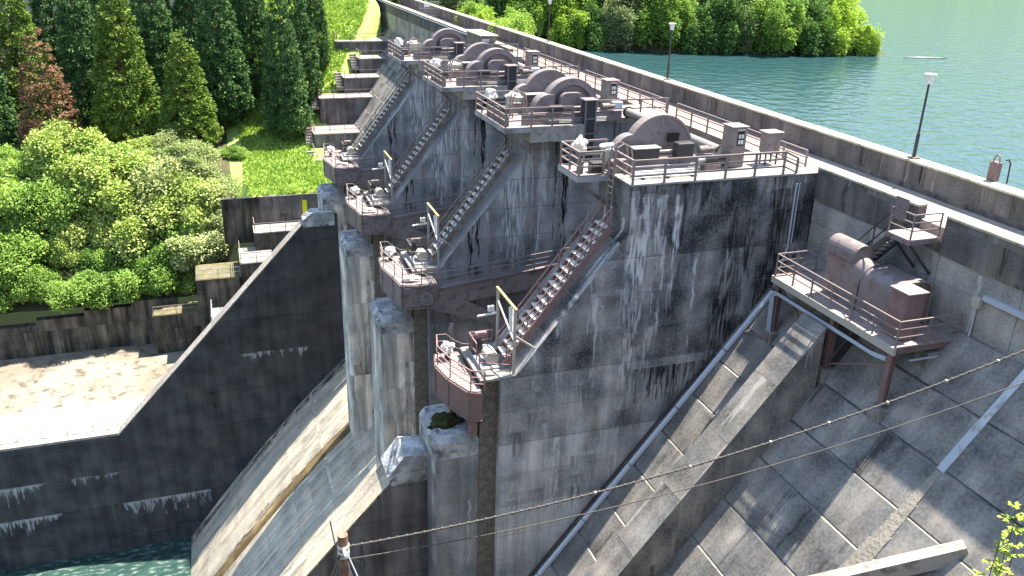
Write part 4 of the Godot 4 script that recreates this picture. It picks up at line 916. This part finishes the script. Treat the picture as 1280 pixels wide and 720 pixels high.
# ---------------------------------------------------------------- left bank
func bank_h(x: float, z: float) -> float:
	var f := nz(301, 0.06, 3)
	var up := smoothstep(-117.0, -150.0, z)
	var bench := -18.6 + clampf((-99.0 - z) / 19.0, 0.0, 1.0) * 1.5
	var y := bench + up * (17.5 if x > 2 else 19.0) + maxf(0.0, -150.0 - z) * (0.7 if x < 2 else 0.05)
	# shrub covered slope below the bench, on the downstream side
	var s := clampf((2.5 - x) / 5.0, 0.0, 1.0)
	var low := lerpf(-29.6, bench, smoothstep(-98.5, -114.0, z))
	y = lerpf(y, minf(y, low), s) + 0.25 * f.get_noise_2d(x * 3.0, z * 3.0)
	if z < -108.0: y -= 12.0 * smoothstep(-3.6, -2.6, x - face_x(y))
	return y
func terrain(called: String, x0: float, x1: float, z0: float, z1: float, nx: int, nzz: int, h: Callable, m: Material) -> MeshInstance3D:
	var st := SurfaceTool.new(); st.begin(Mesh.PRIMITIVE_TRIANGLES)
	for j in nzz + 1:
		for i in nx + 1:
			var x := lerpf(x0, x1, float(i) / nx); var z := lerpf(z0, z1, float(j) / nzz)
			st.set_uv(Vector2(x, z)); st.add_vertex(V(x, h.call(x, z), z))
	for j in nzz:
		for i in nx:
			var a := j * (nx + 1) + i; var b := a + 1; var c := a + nx + 1; var d := c + 1
			for q in [a, b, d, a, d, c]: st.add_index(q)
	st.generate_normals(); st.set_material(m)
	var o := MeshInstance3D.new(); o.mesh = st.commit(); o.name = numbered(called); add_child(o); tag(o, "", "", "", "structure")
	return o

func build_left_bank() -> void:
	terrain("grassy_bank", 0.5, 26.5, -180, -100.4, 60, 110, bank_h, M.grass)
	terrain("wooded_bank", -95, 0.5, -230, -98.8, 96, 100, bank_h, M.earth)
	# flat apron behind the training wall
	var n := [[-48.0, -30.2], [-30.17, -21.0], [-20.97, -13.0], [-12.97, -6.0]]
	var ap := thing("apron", "pale dirt stained concrete apron behind the dark training wall", "apron", V(-20, -35.2, -88))
	for q in n:
		for w in [[-98.6, -85.52], [-85.5, -79.1]]:
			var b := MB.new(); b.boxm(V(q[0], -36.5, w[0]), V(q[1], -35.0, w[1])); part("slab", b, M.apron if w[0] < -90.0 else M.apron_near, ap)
	# retaining wall behind the apron
	var rw := thing("retaining_wall", "long mossy dark retaining wall behind the apron", "wall", V(-26, -35, -98.6))
	var px := -62.0
	while px < -9.5:
		var x1 := px + 5.0
		var tp := lerpf(-31.6, -29.2, clampf((px + 30) / 20.0, 0.0, 1.0))
		var b := MB.new(); b.boxm(V(px, -36, -99.6 + 0.02 * fmod(absf(px), 3.0)), V(x1 - 0.02, tp, -98.5 - 0.05 * fmod(absf(px), 3.0))); part("wall_panel", b, M.mossy, rw); px = x1
	# terraces that climb beside the training wall towards the grass
	var ter := [[-9.6, -4.5, -98.6, -95.5, -30.2, "lowest"], [-4.48, 0.4, -98.4, -93.5, -25.6, "second"], [-3.2, 0.6, -93.4, -88.0, -29.0, "sunken"], [0.42, 4.0, -98.2, -93.0, -23.9, "third"], [2.3, 9.5, -100.2, -97.0, -21.8, "topmost"]]
	for e in ter:
		var t := thing("terrace_block", "%s concrete terrace stepping up behind the training wall" % e[5], "terrace", V((e[0] + e[1]) * 0.5, e[4], (e[2] + e[3]) * 0.5), "terraces behind the training wall")
		var b := MB.new(); b.boxm(V(e[0], -48, e[2]), V(e[1], e[4] - 0.14, e[3])); part("wall", b, M.mossy, t)
		b = MB.new(); b.cbox(V(e[0] - 0.04, e[4] - 0.139, e[2]), V(e[1] + 0.04, e[4], e[3] + 0.08), 0.03); part("top_slab", b, M.mosstop if e[5] in ["lowest", "second"] else M.top, t)
	railing("maroon railing on the topmost terrace below the grass", [V(2.4, -21.8, -99.6), V(2.4, -21.8, -97.0), V(9.3, -21.8, -97.0)], 1.1, [0.5, 1.0], 1.6, M.rail, "terrace railings", 0.035)
	railing("maroon railing on the third terrace", [V(0.5, -23.9, -97.6), V(0.5, -23.9, -93.1), V(3.9, -23.9, -93.1)], 1.1, [0.5, 1.0], 1.6, M.rail, "terrace railings", 0.035)
	railing("grey railing on the sunken terrace", [V(-3.1, -29.0, -93.0), V(-3.1, -29.0, -88.1), V(0.5, -29.0, -88.1)], 1.1, [0.5, 1.0], 1.6, M.grey, "terrace railings", 0.035)
	railing("thin railing on the second terrace", [V(-4.4, -25.6, -93.6), V(0.3, -25.6, -93.6)], 1.1, [0.5, 1.0], 2.2, M.grey, "terrace railings", 0.03)
	railing("rusty handrail on the lowest terrace", [V(-9.5, -30.2, -95.6), V(-4.6, -30.2, -95.6)], 1.0, [0.5, 1.0], 2.0, M.rail, "terrace railings", 0.03)
	var b0 := MB.new(); b0.boxm(V(-9.1, -35, -97.9), V(-8.9, -31.4, -97.7)); single("steel_post", b0, M.redsteel, "dark red steel post standing on the apron corner", "post")
	var gw := thing("retaining_wall", "pale stained retaining wall holding up the grass bank", "wall", V(5, -21.8, -100.3))
	for i in 5:
		var b := MB.new(); b.boxm(V(-1.0 + i * 2.2, -24, -100.9), V(1.18 + i * 2.2, -18.5, -100.22)); part("wall_panel", b, M.mossy if i < 2 else M.parapet, gw)
	var b1 := MB.new(); b1.boxm(V(8.2, -21.3, -100.21), V(8.75, -19.2, -100.17)); single("yellow_panel", b1, flat(Color(0.55, 0.58, 0.03)), "bright yellow green weathered panel on the grass retaining wall", "panel")
	# stepped abutment blocks climbing beside the far dam face
	var blk := [[-118.0, -112.0, -17.5, 4.8, "lowest"], [-124.0, -118.05, -15.2, 6.2, "second"], [-128.0, -124.05, -11.4, 7.6, "third"], [-132.0, -128.05, -9.2, 5.2, "fourth"], [-136.0, -132.05, -7.0, 4.0, "fifth"], [-143.0, -136.05, -4.9, 8.5, "topmost"]]
	for i in blk.size():
		var e: Array = blk[i]; var xr := face_x(e[2]) + 0.3; var xl: float = xr - e[3] - 0.5
		var t := thing("abutment_block", "%s stepped concrete block climbing the bank beside the far dam face" % e[4], "block", V(xl, e[2], e[1]), "stepped abutment blocks")
		var b := MB.new(); b.boxm(V(xl, e[2] - 9.0, e[0]), V(xr + 4.0, e[2] - 0.16, e[1])); part("wall", b, M.darkwall, t)
		b = MB.new(); b.cbox(V(xl - 0.05, e[2] - 0.159, e[0]), V(xr, e[2], e[1] + 0.08), 0.03); part("top_slab", b, M.deck if i < 3 else M.top, t)
		railing("brown railing on the %s stepped abutment block" % e[4], [V(xl + 0.1, e[2], e[0] + 0.5), V(xl + 0.1, e[2], e[1]), V(xr - 0.4, e[2], e[1])], 1.1, [0.5, 1.0], 2.0, M.rail, "abutment block railings", 0.04)
		if i < 5:
			var s := thing("block_steps", "concrete steps beside the %s abutment block" % e[4], "steps", V(xl - 0.8, e[2], e[1]), "steps beside the abutment blocks")
			var y1: float = blk[i + 1][2]; var nn := int((y1 - e[2]) / 0.32)
			for j in nn:
				b = MB.new(); b.boxm(V(xl - 1.1, e[2] - 1.6 + j * 0.32, e[1] - 0.3 - j * 0.42), V(xl - 0.06, e[2] - 1.3 + (j + 1) * 0.32 - 0.28, e[1] - 0.3 - (j + 1) * 0.42)); part("step", b, M.top, s)
			b = MB.new(); b.prism_z(P2([0, 0, 0.1, 0, 0.1, 0.1, 0, 0.1]), 0, 0.01)
	# near bank under the viewer's feet
	terrain("right_bank", -40, 20, -34, 24, 40, 40, func(x: float, z: float) -> float:
		var d := x * 0.331 - z * 0.9436
		return 8.5 - 1.06 * maxf(d, -6.0) - (6.0 if d > 31.0 else 0.0), M.bankside)

# ---------------------------------------------------------------- vegetation
func spray(b: MB, p: Vector3, d: Vector3, size: float, wide: float, col: Color, r: RandomNumberGenerator, level := 0.0) -> void:
	var s := d.cross(V(r.randf() - 0.5, r.randf() - 0.5 + level, r.randf() - 0.5)).normalized() * size * wide
	var tip := p + d * size; var bend := V(0, -0.12 * size, 0)
	b.col = col
	var q := p + d * size * 0.45
	b.v.append_array([p, tip + bend, q + s, p, q - s, tip + bend])
	var n1 := (q + s - p).cross(tip + bend - p).normalized()
	var n2 := (tip + bend - p).cross(q - s - p).normalized()
	for i in 6: b.n.append(n1 if i < 3 else n2); b.t.append(Vector2.ZERO); b.c.append(col)
func conifer_crown(sd: int, h: float, rad: float, puffs: int, c1: Color, c2: Color, c3: Color) -> ArrayMesh:
	# rounded puffs of fine sprays hung over a blunt cone, with some filling inside
	var r := RandomNumberGenerator.new(); r.seed = sd; var f := nz(sd, 0.5, 3); var b := MB.new()
	for i in puffs:
		var t := clampf(1.0 - sqrt(r.randf()), 0.0, 0.99)
		var a := r.randf() * TAU
		var env := rad * pow(1.0 - t, 0.64) * smoothstep(-0.06, 0.14, t + 0.02)
		var lob := 1.0 + 0.16 * f.get_noise_3d(cos(a) * 2.0, t * h * 0.6, sin(a) * 2.0)
		var inner := r.randf() < 0.24
		var q := env * lob * (r.randf_range(0.3, 0.75) if inner else r.randf_range(0.82, 1.02))
		var p := V(cos(a) * q, 1.3 + t * (h - 1.3), sin(a) * q)
		var out := V(cos(a), 0.25, sin(a))
		var m := clampf(0.5 + 0.8 * f.get_noise_3d(p.x * 1.5, p.y * 1.5 + 40.0, p.z * 1.5) + r.randf_range(-0.3, 0.3), 0.0, 1.0)
		var col := c1.lerp(c2, m)
		if r.randf() < 0.16: col = col.lerp(c3, 0.8)
		var pr := r.randf_range(0.30, 0.62) * (1.0 - 0.45 * t)
		for k in 26:
			var o := V(r.randfn(), r.randfn(), r.randfn()).normalized()
			var c := p + o * pr * pow(r.randf(), 0.4) * V(1, 0.85, 1)
			for n in 2:
				var d := (o * 0.7 + out * 0.5 + V(r.randfn(0, 0.4), r.randfn(0, 0.4) - 0.1, r.randfn(0, 0.4))).normalized()
				spray(b, c, d, r.randf_range(0.20, 0.44), 0.24, col * r.randf_range(0.82, 1.18), r)
	return b.mesh(M.conifer, true)
func bush_crown(sd: int, rx: float, ry: float, count: int, leaf: float, pal: Array, lobes := 7, m: Material = null) -> ArrayMesh:
	var r := RandomNumberGenerator.new(); r.seed = sd; var b := MB.new(); var lb := []
	for i in lobes:
		var a := r.randf() * TAU; var q := sqrt(r.randf()) * rx * 0.80
		lb.append([V(cos(a) * q, ry * r.randf_range(0.22, 0.85) * (1.0 - 0.35 * q / rx), sin(a) * q), r.randf_range(0.15, 0.42), pal[r.randi() % pal.size()]])
	for i in count:
		var l: Array = lb[r.randi() % lb.size()]
		var d := V(r.randfn(), r.randfn() * 0.9 + 0.15, r.randfn()).normalized()
		var q: float = l[1] * pow(r.randf(), 0.34) * (1.0 if r.randf() > 0.16 else r.randf_range(1.0, 1.38))
		var p: Vector3 = l[0] + V(d.x * rx, d.y * ry * 0.8, d.z * rx) * q
		if p.y < 0.02: p.y = r.randf() * 0.3
		var cc: Color = l[2]
		cc = cc.lerp(pal[r.randi() % pal.size()], r.randf() * 0.5)
		for k in 3:
			var o := (d * 0.6 + V(r.randfn(0, 0.6), r.randfn(0, 0.35), r.randfn(0, 0.6))).normalized()
			spray(b, p + V(r.randfn(0, leaf * 0.5), r.randfn(0, leaf * 0.3), r.randfn(0, leaf * 0.5)), o, leaf * r.randf_range(0.6, 1.25), 0.36, cc * r.randf_range(0.8, 1.2), r, 0.7)
	return b.mesh(m if m else M.leaf, true)
func trunk_mesh(h: float, r0: float, limbs: int, sd: int, spread: float) -> ArrayMesh:
	var r := RandomNumberGenerator.new(); r.seed = sd; var b := MB.new()
	var p := V(0, -0.6, 0); var n := 6
	for i in n:
		var q := V(r.randfn(0, 0.05) * (i + 1), -0.6 + (h + 0.6) * (i + 1) / n, r.randfn(0, 0.05) * (i + 1))
		b.tube(p, q, lerpf(r0, r0 * 0.2, float(i) / n), lerpf(r0, r0 * 0.2, float(i + 1) / n), 8, false); p = q
	for i in limbs:
		var y := h * r.randf_range(0.3, 0.9); var a := r.randf() * TAU; var l := spread * r.randf_range(0.5, 1.0)
		b.tube(V(0, y, 0), V(cos(a) * l, y + l * r.randf_range(0.1, 0.8), sin(a) * l), r0 * 0.3, r0 * 0.08, 5, false)
	return b.mesh(M.bark)

func tree(called: String, label: String, cat: String, at: Vector3, crown: ArrayMesh, trunk: ArrayMesh, sc: Vector3, turn: float, group: String) -> Node3D:
	var t := thing(called, label, cat, at, group)
	t.rotation.y = turn
	var c := put("crown", crown, t, true); c.scale = sc
	if trunk:
		var k := put("trunk", trunk, t, true); k.scale = sc
	return t

const ORD := ["first", "second", "third", "fourth", "fifth", "sixth", "seventh", "eighth", "ninth", "tenth", "eleventh", "twelfth", "thirteenth", "fourteenth", "fifteenth", "sixteenth", "seventeenth", "eighteenth", "nineteenth", "twentieth"]
func build_vegetation() -> void:
	var dg1 := Color(0.050, 0.11, 0.047); var dg2 := Color(0.12, 0.22, 0.075); var dg3 := Color(0.19, 0.30, 0.10)
	var crowns := []
	for i in 3: crowns.append(conifer_crown(500 + i, 24.0, 3.9, 900, dg1, dg2, dg3))
	crowns.append(conifer_crown(510, 24.0, 4.1, 900, Color(0.10, 0.175, 0.036), Color(0.185, 0.27, 0.055), Color(0.26, 0.34, 0.08)))
	crowns.append(conifer_crown(511, 24.0, 3.9, 400, Color(0.20, 0.115, 0.068), Color(0.31, 0.185, 0.115), Color(0.14, 0.18, 0.06)))
	var tr := trunk_mesh(22.0, 0.34, 14, 7, 1.6)
	# label, x, z, height, width factor, crown kind
	var list := [
		["tall dark conifer at the edge of the grass, its trunk base in the open", 8.6, -120.5, 21.5, 0.88, 0],
		["dark conifer just upstream of the open conifer beside the grass", 11.4, -127.0, 21.0, 0.8, 1],
		["slim dark conifer nearest the stepped abutment blocks", 14.0, -132.0, 21.0, 0.66, 2],
		["broad dark conifer behind the small pointed conifer", 0.6, -125.0, 24.0, 1.05, 1],
		["dark conifer between the broad one and the open one beside the grass", 5.2, -129.0, 24.0, 0.9, 2],
		["small pointed green conifer above the shrubs", -3.9, -117.5, 16.8, 0.95, 3],
		["tall yellow green conifer with sunlit tips", -11.4, -121.0, 22.5, 1.1, 3],
		["dark conifer between the brown tree and the yellow green conifer", -16.6, -127.5, 24.0, 1.0, 0],
		["rust brown dying conifer at the left edge", -20.2, -118.0, 16.6, 1.0, 4],
		["green conifer behind the rust brown tree", -24.0, -126.0, 24.0, 1.1, 3],
		["dark conifer cut by the left edge of the view", -28.0, -121.0, 22.0, 1.0, 1],
		["shaded conifer in the second row behind the yellow green conifer", -7.6, -131.0, 25.0, 1.0, 2],
		["shaded conifer in the second row behind the small pointed one", -2.6, -134.0, 25.0, 1.05, 0],
		["shaded conifer in the back row behind the brown tree", -20.5, -135.0, 25.0, 1.15, 2],
		["shaded conifer in the back row behind the broad dark one", 3.5, -140.0, 25.0, 1.0, 1],
		["dark conifer in the back row at the top left corner", -32.0, -134.0, 26.0, 1.2, 0],
		["shaded conifer in the back row left of the yellow green conifer", -13.5, -139.0, 26.0, 1.1, 1],
		["shaded conifer in the farthest row, right of the yellow green conifer", -8.5, -147.0, 27.0, 1.25, 0],
		["shaded conifer in the farthest row, between brown tree and yellow green conifer", -18.0, -148.0, 27.0, 1.25, 2],
		["shaded conifer in the farthest row, right of the small pointed one", 0.5, -149.0, 27.0, 1.2, 1]]
	for i in list.size():
		var e: Array = list[i]; var s: float = e[3] / 24.0
		tree("conifer", e[0], "tree", V(e[1], bank_h(e[1], e[2]) - 0.2, e[2]), crowns[e[5]], tr, V(e[4], s, e[4]), i * 1.3, "conifers on the left bank")
	# bright shrubs over the slope below the conifers
	var pals := [[Color(0.34, 0.50, 0.12), Color(0.45, 0.60, 0.17), Color(0.24, 0.40, 0.09)], [Color(0.42, 0.53, 0.16), Color(0.50, 0.58, 0.21), Color(0.31, 0.42, 0.11)], [Color(0.20, 0.34, 0.08), Color(0.28, 0.44, 0.10), Color(0.14, 0.25, 0.06)], [Color(0.36, 0.43, 0.20), Color(0.30, 0.39, 0.16), Color(0.42, 0.48, 0.24)]]
	var bc := []
	for i in 4:
		for j in 2: bc.append(bush_crown(600 + i * 7 + j, 3.4, 3.8, 8500, 0.21, pals[i], 24))
	var bt := trunk_mesh(2.9, 0.10, 34, 21, 2.5)
	rng.seed = 4
	var rows := [[-100.6, 2.1, "low shrub on top of the mossy retaining wall"], [-104.5, 2.8, "bright green shrub on the slope above the retaining wall"], [-108.5, 3.2, "bright green shrub half way up the bank slope"], [-113.0, 3.0, "bright shrub at the top of the slope below the conifers"]]
	for ri in rows.size():
		var rw: Array = rows[ri]; var x := -31.0 + ri * 1.3; var nth := 0
		while x < (-1.6 if ri != 0 else -4.5):
			var z: float = rw[0] + rng.randf_range(-1.2, 1.2); var s: float = rw[1] / 3.0 * rng.randf_range(0.65, 1.4)
			var kind := rng.randi() % 3
			if x > -7.0 and ri > 0: kind = 3 if rng.randf() < 0.6 else 1
			if ri == 0: kind = 2
			tree("shrub", rw[2] + ", %s from the left" % ORD[nth], "shrub", V(x, bank_h(x, z) - 0.15, z), bc[kind * 2 + rng.randi() % 2], bt, V(s * 1.15, s * rng.randf_range(1.1, 1.6), s * 1.15), rng.randf() * TAU, "shrubs " + ["on the wall top", "above the wall", "on mid slope", "below the conifers"][ri])
			x += rng.randf_range(1.7, 2.9); nth += 1
	# undergrowth at the feet of the conifers
	for i in 13:
		var x := -31.0 + i * 2.7 + rng.randf_range(-0.8, 0.8); var z := -116.0 + rng.randf_range(-1.5, 1.0); var s := rng.randf_range(0.3, 0.5)
		tree("undergrowth_bush", "small bush in the shade at the foot of the conifers, %s from the left" % ORD[i], "bush", V(x, bank_h(x, z) - 0.1, z), bc[4 + i % 2], null, V(s * 1.3, s, s * 1.3), i * 2.0, "bushes at the foot of the conifers")
	# grass tufts: one body of ground cover
	var gm := MB.new(); var r := RandomNumberGenerator.new(); r.seed = 9
	for i in 7: spray(gm, V(r.randfn(0, 0.1), 0, r.randfn(0, 0.1)), V(r.randfn(0, 0.5), 1, r.randfn(0, 0.5)).normalized(), r.randf_range(0.25, 0.5), 0.22, Color(1, 1, 1), r)
	var mm := MultiMesh.new(); mm.transform_format = MultiMesh.TRANSFORM_3D; mm.use_colors = true; mm.mesh = gm.mesh(M.leaf, true)
	var spots := []
	while spots.size() < 16000:
		var x := r.randf_range(2.2, 25.0); var z := r.randf_range(-150.0, -100.6)
		if x > face_x(bank_h(x, z)) - 5.6 and z < -112.0: continue
		spots.append(V(x, 0, z))
	mm.instance_count = spots.size()
	var cn := nz(77, 0.25, 3)
	for i in spots.size():
		var p: Vector3 = spots[i]; p.y = bank_h(p.x, p.z) - 0.03
		var s := r.randf_range(0.6, 1.5)
		mm.set_instance_transform(i, Transform3D(Basis(Vector3.UP, r.randf() * TAU).scaled(V(s, s * r.randf_range(0.6, 1.3), s)), p))
		mm.set_instance_color(i, Color(0.27, 0.42, 0.09).lerp(Color(0.40, 0.54, 0.14), clampf(0.5 + cn.get_noise_2d(p.x, p.z) + r.randf_range(-0.2, 0.2), 0.0, 1.0)))
	var mi := MultiMeshInstance3D.new(); mi.multimesh = mm; mi.name = numbered("grass"); add_child(mi)
	tag(mi, "bright green grass covering the left bank", "grass", "", "stuff")
	# moss cushion on the nearest pier head, grass tuft on the second pier
	single("moss_cushion", lump(V(9.15, -12.15, -35.5), V(0.75, 0.35, 0.6), 3, 0.9), M.moss, "dark moss cushion on the head of the nearest pier nose", "moss")

	# wooded spit across the water
	var shore := [V(26, -5, -150), V(36, -5, -138), V(49, -5, -125), V(67, -5, -115), V(86, -5, -111), V(100, -5, -108.5)]
	var spit := terrain("wooded_shore", 32.5, 112, -240, -100, 70, 60, func(x: float, z: float) -> float:
		var zs := -150.0
		for i in shore.size() - 1:
			var a: Vector3 = shore[i]; var b: Vector3 = shore[i + 1]
			if x >= a.x and x <= b.x: zs = lerpf(a.z, b.z, (x - a.x) / (b.x - a.x))
		if x > 100: zs = -108.5 - (x - 100) * 3.0
		var d := zs - z
		var wdt := 90.0 if x < 60 else lerpf(90.0, 9.0, clampf((x - 60) / 42.0, 0.0, 1.0))
		return -5.6 + minf(smoothstep(0.0, 6.0, d) * 2.0 + maxf(0.0, d - 3.0) * 0.35, maxf(0.0, (wdt - d)) * 0.35) * (1.0 if d > 0 else 0.0), M.earth)
	spit.name = "wooded_shore"
	var pp := [[Color(0.25, 0.40, 0.08), Color(0.35, 0.50, 0.11), Color(0.15, 0.27, 0.06)], [Color(0.12, 0.23, 0.07), Color(0.18, 0.31, 0.09), Color(0.08, 0.16, 0.05)], [Color(0.23, 0.30, 0.14), Color(0.31, 0.37, 0.18), Color(0.16, 0.21, 0.10)], [Color(0.37, 0.52, 0.08), Color(0.45, 0.60, 0.11), Color(0.28, 0.42, 0.07)]]
	var tc := []
	for i in 4:
		for j in 2: tc.append(bush_crown(700 + i * 5 + j, 3.6, 8.0, 7000, 0.29, pp[i], 20))
	var bt2 := trunk_mesh(5.5, 0.2, 12, 33, 2.4)
	rng.seed = 12
	var cnt := 0
	for row in 3:
		for i in 16:
			var f := (i + 0.5 * (row % 2)) / 15.0
			if row > 0 and i > 13: continue
			var x := lerpf(33.0, 100.0, clampf(f, 0.0, 1.0)) + rng.randf_range(-1.2, 1.2)
			var zs := -150.0
			for q in shore.size() - 1:
				if x >= shore[q].x and x <= shore[q + 1].x: zs = lerpf(shore[q].z, shore[q + 1].z, (x - shore[q].x) / (shore[q + 1].x - shore[q].x))
			var z := zs - 1.6 - row * 4.6 - rng.randf() * 1.5
			var kind := [0, 2, 1, 0, 3, 1, 2, 0, 1, 1, 2, 0, 1, 3, 3, 3][i] as int
			var s := rng.randf_range(0.85, 1.2) * (1.0 + 0.25 * row)
			if i >= 14: s *= 0.72
			var words := ["fresh green leafy tree", "deep green leafy tree", "dull olive leafy tree", "bright lime green tree"]
			tree("leafy_tree", "%s %s of the wooded shore, %s from the left" % [words[kind], ["at the water's edge", "in the second row", "in the back row"][row], ORD[i]], "tree", V(x, -5.4 + row * 1.2, z), tc[kind * 2 + cnt % 2], bt2, V(s, s, s), rng.randf() * TAU, "%s trees %d row of the wooded shore" % [["fresh", "deep", "olive", "lime"][kind], row + 1]); cnt += 1
	var sb := MB.new(); sb.prism_y(P2([100, -106.7, 104, -105.6, 107, -105.2, 106, -105.9, 103, -106.9]), -5.3, -4.92); single("sand_bar", sb, M.top, "thin pale sand bar off the tip of the wooded shore", "sand bar")
	# bright shrubs behind the parapet at the far end
	for i in 6:
		tree("leafy_tree", "bright shrub behind the far end of the parapet, %s from the near side" % ORD[i], "tree", V(33.0 + (i % 3) * 1.8, -4.0, -96.0 - i * 5.5), tc[(i % 2) * 6], bt2, V(0.75, 0.8, 0.75), i * 1.1, "bright shrubs behind the far parapet")
	# forested hills round the reservoir
	terrain("far_hills", -700, 260, -900, -330, 60, 24, func(x: float, z: float) -> float:
		var d := -330.0 - z
		return -8.0 + d * 0.42 + 22.0 * nz(901, 0.006, 3).get_noise_2d(x, z), M.forest)
	terrain("far_hills", 260, 1100, -900, -330, 50, 24, func(x: float, z: float) -> float:
		var d := -330.0 - z
		return -8.0 + d * 0.30 + 18.0 * nz(902, 0.006, 3).get_noise_2d(x, z), M.forest)
	# sapling in the lower right corner
	var sp := thing("sapling", "small yellow green sapling in the lower right corner", "plant", V(16.0, -8.3, -11.0))
	var sm := MB.new(); r.seed = 5
	var st := MB.new()
	for q in [[15.98, -1.15, -11.0, 30], [15.62, -1.9, -10.95, 16], [16.4, -1.9, -11.1, 14]]:
		st.tube(V(q[0] + 0.05, -8.6, q[2]), V(q[0], q[1], q[2]), 0.03, 0.008, 5)
		for i in q[3]:
			var f := r.randf(); var p := V(q[0], lerpf(q[1] - 2.4, q[1], f), q[2]); var a := r.randf() * TAU
			var o := V(cos(a), r.randf_range(-0.05, 0.2), sin(a)).normalized(); var l := r.randf_range(0.2, 0.5) * (1.15 - 0.6 * f)
			st.tube(p, p + o * l, 0.007, 0.004, 4, false)
			for k in 9:
				spray(sm, p + o * l * (0.25 + 0.75 * k / 8.0), (o + V(r.randfn(0, 0.8), r.randfn(0, 0.15), r.randfn(0, 0.8))).normalized(), r.randf_range(0.07, 0.13), 0.32, Color(0.30, 0.43, 0.06).lerp(Color(0.42, 0.52, 0.10), r.randf()), r, 1.2)
	part("stem", st, M.bark, sp); part("leaves", sm, M.leaf, sp, true)

# ---------------------------------------------------------------- scene
func _ready() -> void:
	var cam := Camera3D.new(); cam.name = "camera"; add_child(cam)
	var pitch := deg_to_rad(22.43); var yaw := deg_to_rad(19.33); var roll := deg_to_rad(1.544)
	var fw := V(sin(yaw) * cos(pitch), -sin(pitch), -cos(yaw) * cos(pitch)); var r0 := V(cos(yaw), 0, sin(yaw)); var u0 := r0.cross(fw)
	var rr := r0 * cos(roll) + u0 * sin(roll); var uu := u0 * cos(roll) - r0 * sin(roll)
	cam.transform = Transform3D(Basis(rr, uu, -fw), V(0, 10.3, 0)); cam.fov = rad_to_deg(2.0 * atan(360.0 / 1056.0)); cam.near = 0.1; cam.far = 3000.0; cam.current = true
	var we := WorldEnvironment.new(); we.name = "world_environment"; add_child(we)
	var env := Environment.new(); we.environment = env
	env.background_mode = Environment.BG_SKY
	var sky := Sky.new(); var sm := ProceduralSkyMaterial.new()
	sm.sky_top_color = Color(0.52, 0.61, 0.74); sm.sky_horizon_color = Color(0.80, 0.84, 0.885); sm.sky_curve = 0.16; sm.sky_energy_multiplier = 1.0
	sm.ground_bottom_color = Color(0.16, 0.19, 0.13); sm.ground_horizon_color = Color(0.60, 0.66, 0.66)
	sky.sky_material = sm; env.sky = sky; env.background_energy_multiplier = 0.78
	env.tonemap_mode = Environment.TONE_MAPPER_LINEAR; env.tonemap_exposure = 3.6
	env.sdfgi_enabled = true; env.ssao_enabled = true; env.ssil_enabled = true
	var sun := DirectionalLight3D.new(); sun.name = "sun"; add_child(sun)
	sun.look_at_from_position(Vector3.ZERO, -V(0.435, 1.0, -0.10), Vector3.FORWARD)
	sun.light_energy = 1.6; sun.light_color = Color(1.0, 0.955, 0.89); sun.light_angular_distance = 0.5; sun.shadow_enabled = true
	materials(); print("materials ", Time.get_ticks_msec())
	build_dam(); build_piers(); build_training_walls(); print("dam ", Time.get_ticks_msec())
	build_left_bank(); print("bank ", Time.get_ticks_msec())
	build_trunnions(); build_gates(); build_stairs(); build_decks(); build_platform(); build_crest(); print("objects ", Time.get_ticks_msec())
	build_vegetation(); print("plants ", Time.get_ticks_msec())
